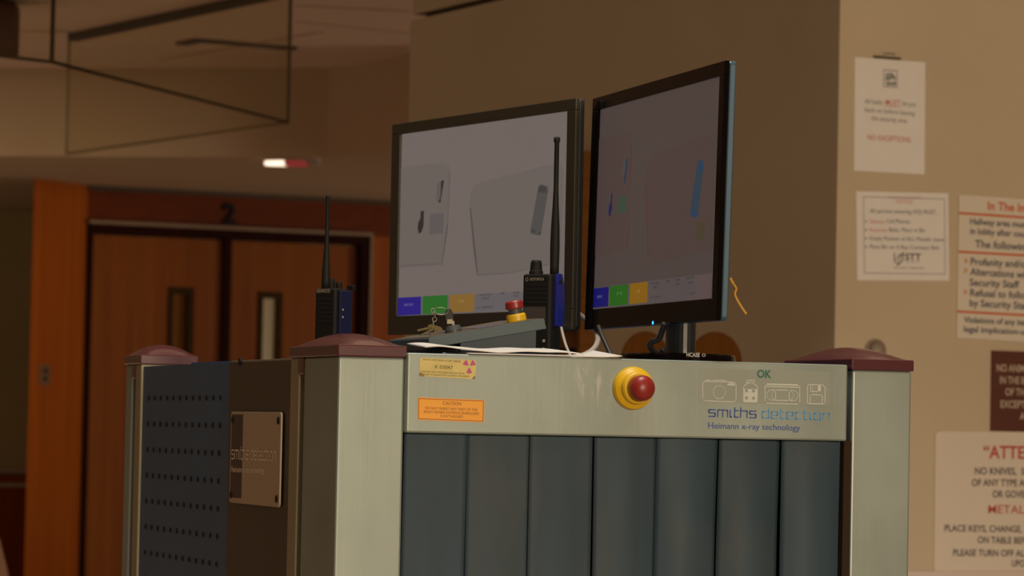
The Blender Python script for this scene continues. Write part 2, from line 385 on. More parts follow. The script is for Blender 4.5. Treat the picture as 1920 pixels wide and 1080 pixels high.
# ------------------------------------------------------------------ room shell
RYAW = math.atan2(6500, 13200)
c = at_y(1570, 330, 8.55)
RW = Frame((c.x, c.y, 0), RYAW)            # right wall: y = 0, x > 0 ; middle wall: x = 0, y > 0
HCEIL = 2.70; HSOF = HC + 1.135
vend = RW.hit_x(768, 150, 0).y
gz0 = RW.hit_x(783, 36, 0).z; gz1 = RW.hit_x(783, 25, 0).z
fl = MB().box((-9, -6, -.1), (9, 23, 0)).build('floor', M['floor'], kind='structure')
MB().box((-9, 7.0, HCEIL), (9, 23, HCEIL+.1)).build('ceiling', M['ceiling'], kind='structure')
MB().box((-9, -1.0, 5.0), (9, 7.1, 5.1)).build('ceiling_added_high', M['ceiling'], kind='structure')  # added unseen high ceiling, lets the window light pass below
MB().box((-9, 7.0, HCEIL+.1), (9, 7.1, 5.0)).build('wall_added_upper', M['wall'], kind='structure')  # unseen wall added to shape the window light, which passes under it
MB(RW).box((0, 0, 0), (4.5, .16, HCEIL)).build('wall_right', M['wall'], kind='structure')
mw = MB(RW).box((0, .16, 0), (.2, vend, gz0)).box((.03, .16, gz0), (.2, vend-.05, gz1)).box((0, .16, gz1), (.2, vend-.012, HCEIL))
mwo = mw.build('wall_middle', M['wall'], kind='structure')
mwo.data.materials.append(M['gap'])
for p in mwo.data.polygons[6:12]: p.material_index = 1
# chair rail and wainscot on the right wall
zr = RW.hit(1722, 1070, 0).z
MB(RW).box((.0, -.025, zr-.05), (4.4, 0, zr)).build('trim_1', M['rail'], bevel=.004, kind='structure')

d0 = at_y(425, 430, 17.2); DW = Frame((d0.x, d0.y, 0), RYAW)      # door wall
def D(px, py, v=0): return DW.hit(px, py, v)
uL = D(162, 500).x; uR = D(800, 500).x; uJL = D(164, 500).x; uJR = D(690, 500).x
zTop = (D(425, 431).z)
yb = D(425, 425).z
zh = HSOF
# header panel above the doors and the piers either side
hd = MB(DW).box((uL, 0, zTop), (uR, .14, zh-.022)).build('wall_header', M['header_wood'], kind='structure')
MB(DW).box((uJR, 0, 0), (uR+1.6, .14, zTop)).build('wall_door_right', M['panel_wood'], kind='structure')
MB(DW).box((uL, -.012, zh-.022), (uR, .14, zh)).build('trim_2', M['gap'], kind='structure')  # dark strip painted as the shade where soffit meets header
# splayed wood panel left of the doors
pl0 = at_y(60, 500, 16.45); pl1 = at_y(162, 500, D(162, 500) and DW.w(D(162, 500)).y)
SP = Frame((pl0.x, pl0.y, 0), math.atan2(pl1.y-pl0.y, pl1.x-pl0.x)); spl = math.hypot(pl1.x-pl0.x, pl1.y-pl0.y)
MB(SP).prism([(0, 0), (spl, 0), (spl, .10)], 0, zh, 'z').build('wall_door_left', M['panel_wood'], kind='structure')
# recessed wall further left with a wainscot and two pale rails
l0 = at_y(20, 400, 19.0); LW = Frame((l0.x, l0.y, 0), RYAW)
zl = LW.hit(20, 890).z
MB(LW).box((-2.5, 0, 0), (.9, .14, zh)).build('wall_left', M['wall_dim'], kind='structure')
MB(LW).box((-2.5, -.03, 0), (LW.hit(62, 890).x, 0, zl)).build('trim_3', M['panel_wood'], kind='structure')
for i, y in enumerate((882, 909)):
    z = LW.hit(20, y).z; MB(LW).box((-2.5, -.05, z-.011), (LW.hit(46, y).x, -.005, z+.011)).build('trim_%d' % (4+i), M['rail'], bevel=.003, kind='structure')
# lowered soffit in front of the doors with its curved face
edge = [(-200, 127), (240, 127.5), (560, 127), (640, 125), (700, 116), (740, 107), (775, 97), (815, 84)]
pts = []
_e = [edge[0]] + edge + [edge[-1]]
for k in range(1, len(_e)-2):               # smooth the curve of the bulkhead
    for j in range(4):
        t = j/4; a, b, c_, d = (Vector(q) for q in _e[k-1:k+3]); q = .5*((2*b)+(c_-a)*t+(2*a-5*b+4*c_-d)*t*t+(3*b-a-3*c_+d)*t**3); pts.append(at_z(q.x, q.y, HCEIL))
pts.append(at_z(*edge[-1], HCEIL))
poly = [(p.x, p.y) for p in pts] + [(pts[-1].x+.6, 22), (-6, 22)]
MB().prism(poly, HSOF, HCEIL, 'z').build('ceiling_soffit', M['soffit'], kind='structure')
# dark ceiling track
def ceil_strip(px_pts, wd, dz):
    P = [at_z(x, y, HCEIL) for x, y in px_pts]; mb = MB()
    for a, b in zip(P, P[1:]):
        d = Vector((b.x-a.x, b.y-a.y)).normalized(); n = Vector((-d.y, d.x))*wd/2; a2 = Vector((a.x, a.y))-d*wd*.3; b2 = Vector((b.x, b.y))+d*wd*.3
        q = [a2-n, b2-n, b2+n, a2+n]; mb.prism([(v.x, v.y) for v in q], HCEIL-dz, HCEIL, 'z')
    return mb
ceil_strip([(344, 79), (372, 73), (545, 88)], .055, .012).build('trim_6', M['dark_slot'], kind='structure')
for i, q in enumerate((((25, 57), (128, 59)), ((560, 40), (770, 62)), ((300, 112), (600, 60)), ((560, 10), (760, 20)))):
    ceil_strip(q, .03, .003).build('trim_%d' % (7+i), M['soffit'], kind='structure')

# glass draft curtain hanging from the ceiling
zb = 2.22
pA = at_y(97, 117, 10.16); pC = at_y(-120, 90, 9.85); pM = at_y(540, 230, 12.05); pB = at_y(127, 180, 13.7)
def pane(name, a, b, label, em='glass_edge'):
    yaw = math.atan2(b.y-a.y, b.x-a.x); L = math.hypot(b.x-a.x, b.y-a.y); f = Frame((a.x, a.y, zb), yaw)
    t = thing(name, label, 'glass panel', f); H = HCEIL - zb - .001
    MB(f).box((.004, -.005, .009), (L-.004, .005, H-.03)).build('pane', M['glass'], t)
    e = MB(f).box((0, -.006, 0), (L, .006, .009)); e.box((0, -.006, .009), (.004, .006, H)).box((L-.004, -.006, .009), (L, .006, H))
    e.build('edge', M[em], t)
    MB(f).box((.03, -.02, H-.03), (L-.03, .02, H)).build('ceiling_track', M['dark_slot'], t)
    return t
pane('glass_pane', pA, pM, 'hanging glass pane whose lower edge slopes down to the right above the wooden doors')
pane('glass_pane', pC, pA, 'hanging glass pane at the upper left, below the dark brown box')
pane('glass_pane', pB, pM, 'hanging glass pane farther back, its dark track crossing the ceiling', 'glass_edge_pale')
# dark brown box at the top left
f = Frame((at_y(-60, 100, 12.5).x, 12.5, 0), R(4)); x1 = f.hit(27, 60).x; zq = f.hit(14, 92).z
t = thing('ceiling_box', 'dark brown box hanging from the ceiling in the top left corner', 'box', Frame((f.o.x, f.o.y, zq), R(4)))
MB(f).box((0, 0, zq), (x1, .25, HCEIL-.012)).build('body', M['dark_brown'], t, bevel=.006)
MB(f).box((.03, .03, HCEIL-.02), (x1-.03, .22, HCEIL)).build('mounting_plate', M['black'], t)

# small lamp under the soffit edge
p0 = at_z(549, 302, HSOF-.012); yl = math.atan2(-.2, 1)
f = Frame((p0.x, p0.y, HSOF), yl)
t = thing('ceiling_lamp', 'small ceiling lamp with a glowing white end and a red middle, under the soffit edge', 'lamp', Frame((p0.x, p0.y, HSOF-.03), yl))
hw = .125
MB(f).prism([(x, z) for x, z in arc(0, 0, hw, .05, 0, 360, 40)][:-1], -.012, 0, 'z').build('base_plate', M['lamp_body'], t)
def cap_poly(x0, x1): 
    up = [(x0+(x1-x0)*k/10, .042*math.sqrt(max(.05, 1-((x0+(x1-x0)*k/10)/hw)**2))) for k in range(11)]
    return up + [(x, -y) for x, y in up[::-1]]
MB(f).prism(cap_poly(-hw, -.028), -.032, -.012, 'z').build('lens', M['lamp_hot'], t, bevel=.006)
MB(f).prism(cap_poly(-.028, .068), -.034, -.012, 'z').build('red_lens', M['lamp_red'], t, bevel=.004)
MB(f).prism(cap_poly(.068, hw), -.032, -.012, 'z').build('end_cap', M['lamp_body'], t, bevel=.006)

# ------------------------------------------------------------------ doors
fr = MB(DW)
zF = D(425, 431).z; zFb = D(425, 448).z
uML, uMR = D(419, 600).x, D(432, 600).x; uLi = D(172, 480).x; uRi = D(675, 480).x
fr.box((uJL, -.02, zFb), (uJR, .10, zF)).box((uJL, -.02, 0), (uLi, .10, zFb)).box((uRi, -.02, 0), (uJR, .10, zFb)).box((uML-.002, .005, 0), (uMR+.002, .10, zFb))
fr.build('trim_11', M['shade_frame'], kind='structure')
MB(DW).box((uJL-.004, -.035, zF), (uJR, 0, zF+.016)).build('trim_12', M['lit_edge'], kind='structure')
MB(DW).box((uJR, -.03, 0), (uJR+.014, 0, zF+.016)).build('trim_13', M['lit_edge'], kind='structure')
def door(name, u0, u1, wpx, pane_mat, hinges):
    f = Frame(DW.w((u0, .04, 0)), RYAW); t = struct_root(name, f)
    w0, w1 = D(wpx[0], 600, .03).x, D(wpx[1], 600, .03).x; zt = D(wpx[0], wpx[2], .03).z; zb_ = zt-.75; q = .032
    mb = MB(DW)
    for a, b in (((u0, .03, .01), (w0, .075, zFb-.006)), ((w1, .03, .01), (u1, .075, zFb-.006)), ((w0, .03, zt), (w1, .075, zFb-.006)), ((w0, .03, .01), (w1, .075, zb_))): mb.box(a, b)
    mb.build('leaf', M['door_wood'], t)
    mb = MB(DW).box((w0, .02, zt-q), (w1, .07, zt)).box((w0, .02, zb_), (w1, .07, zb_+q)).box((w0, .02, zb_+q), (w0+q*.7, .07, zt-q)).box((w1-q, .02, zb_+q), (w1, .07, zt-q))
    mb.build('window_frame', M['shade_frame2'], t)
    MB(DW).box((w0+q*.7, .05, zb_+q), (w1-q, .056, zt-q)).build('pane', pane_mat, t)
    for px, py in hinges:
        p = D(px, py, .0); MB(DW).lathe([(0, -.06), (.017, -.06), (.017, .06), (0, .06)], (u0-.012, .018, p.z), n=12).build('hinge', M['hole'], t)
M['shade_frame2'] = mat('window_frame_brown', (.045, .024, .007), .8, spec=.1)
door('door_1', uLi+.002, uML-.004, (315, 362, 538), M['pane_dim'], ((163, 505), (159, 690), (153, 868), (148, 1050)))
door('door_2', uMR+.004, uRi-.002, (484, 528, 547), M['pane_lit'], ())
# numeral over the doors
mb = MB(DW); put_text(mb, '2', (418, 418), (442, 419), 36, -.008, off=.03)
tag(mb.build('door_number', M['hole'], solid=.012), 'dark numeral 2 on the wooden header above the double doors', 'number')
# switch on the splayed panel
p = SP.hit(82, 703); f = SP.at((p.x, 0, p.z-.05))
t = thing('light_switch', 'small light switch plate on the wooden panel left of the doors', 'switch', f)
wS = abs(SP.hit(92, 703).x - SP.hit(72, 703).x)
MB(f).box((-wS/2, -.008, 0), (wS/2, 0, .10)).build('plate', M['switch'], t, bevel=.003)
MB(f).box((-wS/5, -.014, .02), (wS/5, -.008, .042)).build('rocker', M['black'], t, bevel=.002)
MB(f).box((-wS/5, -.014, .058), (wS/5, -.008, .08)).build('rocker', M['black'], t, bevel=.002)

# ------------------------------------------------------------------ signs on the right wall
def board(name, label, px4, mtl, th, rad=0.0, cat='sign'):
    q = [RW.hit(x, y, -th) for x, y in px4]; f = RW.at((sum(p.x for p in q)/4, 0, min(p.z for p in q)))
    t = thing(name, label, cat, f); mb = MB(RW)
    P = [(p.x, p.z) for p in q]
    if rad:
        out = []
        for i in range(4):
            a, b, c_ = Vector(P[i-1]), Vector(P[i]), Vector(P[(i+1) % 4]); d1 = (a-b).normalized(); d2 = (c_-b).normalized()
            for k in range(7):
                s = k/6; out.append(tuple((b+d1*rad)*(1-s)**2 + b*2*s*(1-s) + (b+d2*rad)*s*s))
        P = out
    mb.prism(P, -th, -.0003); mb.build('sheet' if th < .003 else 'board', mtl, t)
    return t
V1 = -.0022
def letters(t, name, mtl, items, v, off=0.0):
    for it in items: o = put_text(MB(RW), it[0], it[1], it[2], it[3], v, off, it[4] if len(it) > 4 else None).build(name, mtl, t)
    return o
def wpoly(t, name, mtl, polys, v, fr=RW):
    for pl in polys: o = MB(fr).face([(p.x, v, p.z) for p in (fr.hit(x, y, v) for x, y in pl)]).build(name, mtl, t)
    return o
def wstroke(mb, pxs, wd, v, closed=False):
    P = [mb.f.hit(x, y, v) for x, y in pxs]; mb.stroke([(p.x, p.z) for p in P], wd, v, closed); return mb

t = board('paper_notice', 'white portrait paper notice about belts, uppermost on the tan wall', [(1603, 107), (1735, 117), (1733.5, 327), (1601.5, 320)], M['white_paper'], .0018, cat='notice')
letters(t, 'lettering', M['soft_ink'], [('All belts', (1621, 194), (1655, 196.5), 9), ('be put', (1692, 198), (1717, 200), 9), ('back on before leaving', (1622, 209.5), (1715, 217), 9), ('the security area.', (1634, 225.5), (1702, 231), 9)], V1)
letters(t, 'red_lettering', M['pale_red_ink'], [('MUST', (1660, 196.5), (1688, 198.5), 10), ('NO EXCEPTIONS.', (1627, 262), (1709, 267), 9.5)], V1, .012)
mb = MB(RW); wstroke(mb, [(1659, 199), (1689, 201)], .0016, V1); mb.build('underline', M['pale_red_ink'], t)
mb = MB(RW); wstroke(mb, [(1657, 131), (1682, 133), (1682, 164), (1657, 162)], .002, V1, True); mb.build('emblem_frame', M['soft_ink'], t)
M['emblem_grey'] = mat('emblem_grey', (.26, .27, .24), .8, var=.5, scale=(90, 90, 90))
wpoly(t, 'emblem', M['emblem_grey'], [[(1659, 150), (1662, 137), (1672, 136), (1679, 143), (1680, 150), (1671, 148), (1666, 152)], [(1660, 153), (1668, 154), (1680, 152), (1680, 161), (1662, 160)]], V1)
p = RW.hit(1663, 107, -.004)
f = RW.at((p.x, 0, p.z-.006))
ct = thing('binder_clip', 'dark clip along the top edge of the portrait belt notice', 'clip', f)
a = RW.hit(1638, 105, -.004); b = RW.hit(1688, 109, -.004)
MB(RW).hexa([(a.x, -.008, a.z-.004), (b.x, -.008, b.z-.004), (b.x, -.008, b.z+.001), (a.x, -.008, a.z+.001)], [(a.x, -.0025, a.z-.004), (b.x, -.0025, b.z-.004), (b.x, -.0025, b.z+.001), (a.x, -.0025, a.z+.001)]).build('jaw', M['dark_slot'], ct)
a = RW.hit(1657, 103, -.004); b = RW.hit(1677, 104, -.004)
MB(RW).tube([(a.x, -.006, a.z), (a.x+.002, -.006, a.z+.004), (b.x-.002, -.006, b.z+.005), (b.x, -.006, b.z)], .0012, 6).build('wire_loop', M['grey_knob'], ct)

t = board('paper_notice', 'white landscape paper notice with a thin frame, listing rules for persons entering', [(1605.5, 358.5), (1778, 362.5), (1780, 526.5), (1607.5, 525.5)], M['white_paper'], .0018, cat='notice')
mb = MB(RW); wstroke(mb, [(1619, 369), (1771, 373), (1772, 514), (1621, 512)], .0016, V1, True); mb.build('border_line', M['soft_ink'], t)
letters(t, 'red_lettering', M['pale_red_ink'], [('* * * * * * * * * *', (1667, 377), (1725, 378), 9), ('NOTICE', (1681, 381), (1711, 382), 6.5), ('Silence', (1631, 418.5), (1658, 419.5), 7.5), ('Remove', (1631, 434.5), (1663, 435), 7.5)], V1)
letters(t, 'lettering', M['ink'], [('All persons entering HOJ MUST...', (1631, 399), (1760, 402), 8), ('\u2022', (1622, 419), (1626, 419), 8), ('Cell Phones', (1662, 418), (1706, 419), 7.5), ('\u2022', (1622, 435), (1626, 435), 8),
    ('Belts, Place in Bin', (1667, 434.5), (1735, 435.5), 7.5), ('\u2022', (1622, 451), (1626, 451), 8), ('Empty Pockets of ALL Metallic Items', (1631, 450), (1770, 453), 7.5), ('\u2022', (1622, 467), (1626, 467), 8), ('Place Bin on X-Ray Conveyor Belt', (1631, 466), (1761, 468), 7.5)], V1)
letters(t, 'lettering_emblem', M['ink'], [('STT', (1697, 487.5), (1727, 488), 12)], V1, .025)
letters(t, 'small_lettering', M['soft_ink'], [('SECURITY', (1698, 492), (1726, 492.5), 2.5), ('SECURITY SERVICES', (1676, 504), (1732, 505), 4)], V1)
mb = MB(RW); wstroke(mb, [(1677, 475), (1677, 488), (1684, 497), (1692, 489), (1694, 473)], .003, V1, False); wstroke(mb, [(1681, 486), (1686, 478), (1692, 476), (1687, 484), (1685, 492)], .0025, V1); mb.build('shield_emblem', M['ink'], t)

t = board('wall_sign', 'cream sign with orange rules beginning In The, right of the paper notices', [(1798.5, 365), (2030, 381), (2025, 647), (1794, 633.5)], M['cream_board'], .005)
vS = -.0056
letters(t, 'heading', M['orange_ink'], [('In The Interest', (1852, 393), (1921, 397.5), 15, 'In The In')], vS, .022)
letters(t, 'lettering', M['navy_ink'], [('Hallway area must', (1819, 420.5), (1921, 426.5), 11.5, 'Hallway area mus'), ('in lobby after court', (1819, 438.5), (1921, 444.5), 11.5, 'in lobby after cou'), ('The following', (1828, 463.5), (1921, 469.5), 13.5, 'The followin'),
    ('Profanity and/or', (1820, 496.5), (1920, 501.5), 13, 'Profanity and/c'), ('Altercations with', (1819, 515.5), (1921, 521.5), 13, 'Altercations wi'), ('Security Staff', (1818, 535.5), (1911, 540), 13), ('Refusal to follow', (1819, 555), (1921, 560), 13, 'Refusal to follo'), ('by Security Staff', (1818, 574), (1921, 579.5), 13, 'by Security Sta'),
    ('Violations of any item', (1807, 604.5), (1921, 610), 11, 'Violations of any ite'), ('legal implication-up', (1807, 622), (1921, 627.5), 11, 'legal implication-u')], vS, .018)
letters(t, 'arrow_marks', M['orange_ink'], [('>', (1808, 495), (1814, 495.5), 12), ('>', (1807.5, 513), (1813.5, 513.5), 12), ('>', (1807, 553.5), (1813, 554), 12)], vS, .03)
mb = MB(RW)
for x0, y0, x1, y1 in ((1799, 399.5, 2030, 415), (1798.5, 472, 2030, 485), (1796, 584, 2027, 597)): wstroke(mb, [(x0, y0), (x1, y1)], .0055, vS)
mb.build('rule_line', M['orange_ink'], t)

t = board('wall_sign', 'dark brown sign with pale capitals about animals, at the right edge of the photo', [(1860, 657), (2060, 664), (2058, 813), (1858, 808)], M['brown_board'], .005)
letters(t, 'lettering', M['cream_ink'], [('NO ANIMALS', (1869, 696), (1921, 697.5), 13, 'NO ANIM'), ('IN THE BUILDING', (1875, 719), (1921, 720), 13, 'IN THE B'), ('OF THE', (1885, 741), (1921, 742), 13, 'OF TH'), ('EXCEPT', (1876, 764), (1922, 765), 13, 'EXCEPT'), ('A', (1912, 786.5), (1922, 787), 13)], vS, .02)

t = board('wall_sign', 'large white rounded sign with a red heading in quotation marks, lowest on the tan wall', [(1754, 809), (2060, 811), (2056, 1084), (1751.5, 1076)], M['white_board'], .006, rad=.014)
vS = -.0066
letters(t, 'heading', M['red_ink'], [('\u201cATTENTION\u201d', (1844, 859), (1921, 860), 23, '\u201cATTE')], vS, .02)
letters(t, 'lettering_red', M['red_ink'], [('METAL', (1853, 962.5), (1921, 963), 15.5, 'METAL')], vS, .004)
letters(t, 'lettering', M['ink'], [('NO KNIVES,  SCISSORS', (1828, 889), (1921, 890), 12.5, 'NO KNIVES,  S'), ('OF ANY TYPE ARE', (1822, 911), (1921, 911.5), 12.5, 'OF ANY TYPE A'), ('OR GOVERNMENT', (1861, 932.5), (1921, 933), 12.5, 'OR GOVE'),
    ('PLACE KEYS, CHANGE,', (1771, 996), (1916, 998), 12), ('ON TABLE BEFORE', (1833, 1018), (1921, 1019.5), 12, 'ON TABLE BEF'), ('PLEASE TURN OFF ALL', (1787, 1042), (1921, 1043.5), 12, 'PLEASE TURN OFF AL'), ('UPON', (1897, 1062), (1921, 1062.5), 12, 'UPO')], vS, .018)
# grey fixture peeping over the scanner
p = RW.hit(1640, 655, 0); f = RW.at((p.x, 0, p.z-.03))
t = thing('wall_fixture', 'small grey rounded fixture on the tan wall, just above the right maroon cap', 'fixture', f)
MB(RW).lathe([(.030, 0), (.030, .006), (.027, .008)], (p.x, 0, p.z-.004), (0, -1, 0), 20).build('plate', M['grey_knob'], t)
MB(RW).lathe([(.024, .008), (.022, .018), (.014, .026), (0, .029)], (p.x, 0, p.z-.004), (0, -1, 0), 20).build('dome', M['grey_knob'], t, smooth=True)

# ------------------------------------------------------------------ wooden pieces by the middle wall
v0 = RW.hit_x(1114, 450, 0).y; v1 = RW.hit_x(985, 450, 0).y; zt = RW.hit_x(1100, 284, -.03).z
f = RW.at((0, (v0+v1)/2, 0))
t = thing('slatted_rack', 'brown wooden slatted rack on the middle wall, seen between the two monitors', 'rack', Frame((f.o.x, f.o.y, 0), RYAW))
MB(RW).box((-.02, v0, .0), (-.001, v1, zt)).build('back_panel', M['rack_dark'], t)
MB(RW).box((-.05, v0, 0), (-.001, v0-.02, zt)).box((-.05, v1, 0), (-.001, v1+.02, zt)).build('side_rail', M['rack_wood'], t)
mb = MB(RW); k = 0
while zt - .005 - k*.062 > .1:
    z = zt - .005 - k*.062; mb.hexa([(-.05, v0, z-.05), (-.05, v1, z-.05), (-.042, v1, z-.05), (-.042, v0, z-.05)], [(-.036, v0, z), (-.036, v1, z), (-.022, v1, z), (-.022, v0, z)]); k += 1
mb.build('slats', M['rack_wood'], t)
CY = 8.45
cx0, cx1 = at_y(1162, 650, CY).x, at_y(1392, 650, CY).x
f = Frame((at_y(1276, 650, CY).x, CY, 0), 0)
t = thing('wooden_chair', 'tall wooden chair whose two rounded back boards show behind the right monitor stand', 'chair', f)
for (a, pk, b, yt) in ((1164, 1210, 1256, 621), (1292, 1342, 1391, 622)):
    xa, xb = at_y(a, 660, CY).x-f.o.x, at_y(b, 660, CY).x-f.o.x; zt = at_y(pk, yt, CY).z; r = (xb-xa)/2
    P = arc((xa+xb)/2, zt-.072, r, .072, 0, 180, 24) + [(xa, .95), (xb, .95)]
    MB(f).prism([(x, z) for x, z in P], 0, .022).build('back_board', M['chair_wood'], t, bevel=.004)
MB(f).box((-.17, -.40, .74), (.17, .0, .78)).build('seat', M['chair_wood'], t, bevel=.008)
MB(f).box((-.165, .0, .90), (.165, .022, .95)).build('crossbar', M['chair_wood'], t, bevel=.004)
for sx in (-1, 1):
    MB(f).box((sx*.15-.02, -.38, 0), (sx*.15+.02, -.34, .74)).build('leg', M['chair_wood'], t, bevel=.004)
    MB(f).box((sx*.15-.02, .0, 0), (sx*.15+.02, .03, .90)).build('leg', M['chair_wood'], t, bevel=.004)
MB(f).box((-.13, -.37, .25), (.13, -.35, .28)).build('stretcher', M['chair_wood'], t, bevel=.004)
# tan chair at the lower left
AY = 12.0; ax = at_y(0, 980, AY)
f = Frame((ax.x-.22, AY, 0), R(-18))
t = thing('armchair', 'tan upholstered chair back at the lower left corner, in front of the wooden panel', 'chair', f)
prof = [(-.26, .40), (-.26, .66), (-.22, .74), (-.10, .80), (.06, .80), (.15, .76), (.205, .70), (.235, .60), (.26, .50), (.27, .40)]
zpk = at_y(-10, 955, AY).z - .80
MB(f).prism([(x, z+zpk) for x, z in prof], 0, .10).build('backrest', M['tan_cloth'], t, bevel=.03, seg=4)
MB(f).box((-.27, -.52, .30), (.27, 0, .43)).build('seat', M['tan_cloth'], t, bevel=.03, seg=3)
for sx in (-1, 1):
    for yy in (-.48, .06): MB(f).box((sx*.23-.018, yy-.018, 0), (sx*.23+.018, yy+.018, .31)).build('leg', M['chair_wood'], t)

# ------------------------------------------------------------------ x-ray scanner
SYAW = math.atan2(6500, 17800)
p = at_y(635, 690, 4.75); S = Frame((p.x, p.y, 0), SYAW)
scan = thing('xray_scanner', 'large steel and slate x-ray baggage scanner with maroon corner caps and a strip curtain', 'scanner', S)
def H(px, py, v=0): return S.hit(px, py, v)
def HX(px, py, u=0): return S.hit_x(px, py, u)
WID = H(1708, 800).x; PW = H(757, 800).x; PR = H(1597, 800).x
zc = (H(700, 669).z + H(1650, 695.5).z)/2            # underside of the caps
LEN = HX(234, 800).y; vP = HX(568, 800).y; vG = HX(558.5, 800).y; vSt = HX(542.5, 800).y; vB = HX(425, 800).y; vP2 = HX(262, 800).y; vG2 = HX(252, 800).y; vG3 = HX(245, 800).y
zb0 = .14
ztop = (H(763, 660, -.012).z + H(1590, 685, -.012).z)/2; zbot = (H(763, 809, -.012).z + H(1590, 829.5, -.012).z)/2
def post(u0, u1, v0, v1): MB(S).box((u0, v0, zb0), (u1, v1, zc)).build('post', M['steel'], scan, bevel=.0035, seg=3)
post(0, PW, 0, vP); post(PR, WID, 0, vP); 
RPD = LEN - vG2
post(0, PW, vG3+.0, LEN); post(PR, WID, vG3, LEN)
MB(S).box((.0, vG, zb0), (PW, vSt, zc)).build('edge_strip', M['strip_steel'], scan, bevel=.002)
MB(S).box((.0, vP2, zb0), (PW, vG2, zc)).build('edge_strip', M['strip_steel'], scan, bevel=.002)
MB(S).box((.012, vP, zb0), (PW, vG, zc)).build('groove', M['black'], scan)
MB(S).box((.012, vG2, zb0), (PW, vG3, zc)).build('groove', M['black'], scan)
# right flank mirrors the left one
MB(S).box((PR, vP, zb0), (WID-.012, vG3, zc-.004)).build('side_panel', M['slate'], scan)
MB(S).box((.002, vSt, zb0), (PW, vB-.003, zc)).build('side_panel', M['dkpanel'], scan, bevel=.003)
ph = HX(448, 673, -.001); MB(S).lathe([(0, 0), (.006, 0), (.006, .003), (0, .003)], (-.0005, ph.y, ph.z-.004), (1, 0, 0), 12).build('lock_hole', M['hole'], scan)
# perforations
va, vb_ = HX(275, 746).y, HX(409, 746).y; z1 = HX(340, 746).z; dz = z1 - HX(340, 796).z
mb = MB(S).box((.004, vB, zb0), (PW, vP2, zc-.0035))
for r_ in range(17):
    for k in range(12):
        v = va + (vb_-va)*k/11; z = z1 - r_*dz
        mb.prism([(y, zz) for y, zz in rrect(v-.005, z-.0042, v+.005, z+.0042, .004, 3)], .0028, .006, 'x')
pp = mb.build('perforated_panel', [M['slate'], M['hole']], scan)
for p_ in list(pp.data.polygons)[6:]: p_.material_index = 1
# caps
def dome_cap(u0, u1, v0, v1, hd, lab=None):
    e = .0025; z0 = zc; z1_ = zc + .0165
    mb = MB(S).box((u0-e, v0-e, z0), (u1+e, v1+e, z1_)); o = mb.build('cap', M['maroon'], scan, bevel=.002)
    def fn(a, b):
        x, y = 2*a-1, 2*b-1; h = (1-abs(x)**2.2)*(1-abs(y)**2.2)
        return (u0-e+.002 + (u1-u0+2*e-.004)*a, v0-e+.002 + (v1-v0+2*e-.004)*b, z1_-.0005 + hd*h**.85)
    MB(S).grid(fn, 16, 16).build('dome', M['maroon'], o, smooth=True)
    return o
hd = H(650, 624, .1).z - zc - .0165
dome_cap(0, PW, 0, vSt, hd); dome_cap(PR, WID, 0, vSt, hd*1.05)
dome_cap(0, PW, vP2, LEN, hd*1.0); dome_cap(PR, WID, vP2, LEN, hd)
zt1 = HX(560, 703).z
MB(S).box((-.001, vP+.001, zt1), (.02, vG+.004, zc)).build('cap_tongue', M['maroon'], scan, bevel=.002)
MB(S).box((-.001, vG2+.001, zt1), (.02, vG3-.001, zc)).build('cap_tongue', M['maroon'], scan, bevel=.002)
# top deck, tunnel and floor cabinet
MB(S).box((PW-.01, .06, ztop-.04), (PR+.01, LEN-.06, ztop-.002)).build('top_deck', M['slate'], scan)
MB(S).box((PW, vSt, zbot-.6), (PW+.004, LEN-.1, ztop-.04)).box((PR-.004, .04, zbot-.6), (PR, LEN-.1, ztop-.04)).box((PW, .08, zbot+.02), (PR, LEN-.1, zbot+.024)).box((PW+.004, .6, zbot-.5), (PR-.004, .604, zbot+.02)).build('tunnel_lining', M['black'], scan)
MB(S).box((.01, .01, .08), (WID-.01, LEN-.01, zb0+.35)).build('base_cabinet', M['slate'], scan)
MB(S).box((PW-.004, -.02, zb0+.35), (PR+.004, LEN, zb0+.40)).build('conveyor_bed', M['black'], scan)
for u in (.08, WID-.08):
    for v in (.1, LEN-.1): MB(S).lathe([(0, 0), (.03, 0), (.03, .06), (.012, .08), (0, .08)], (u, v, 0)).build('foot', M['black'], scan)
# header fascia
hl = H(763, 735, -.012).x; hr = H(1589, 760, -.012).x
sc_c = H(1105, 730, -.012)
M['steel_fascia'] = steel('fascia_steel', (.295, .345, .315), ((sc_c.x, -.012, sc_c.z), (.05, .3, .05)))
fascia = MB(S).box((hl, -.012, zbot), (hr, .07, ztop)).build('fascia', M['steel_fascia'], scan, bevel=.003, seg=3)
MB(S).box((PR-.012, .0, zbot-.6), (PR, .03, zbot)).build('tunnel_edge', mat('tunnel_edge_brown', (.03, .016, .007), .7, spec=.2), scan)
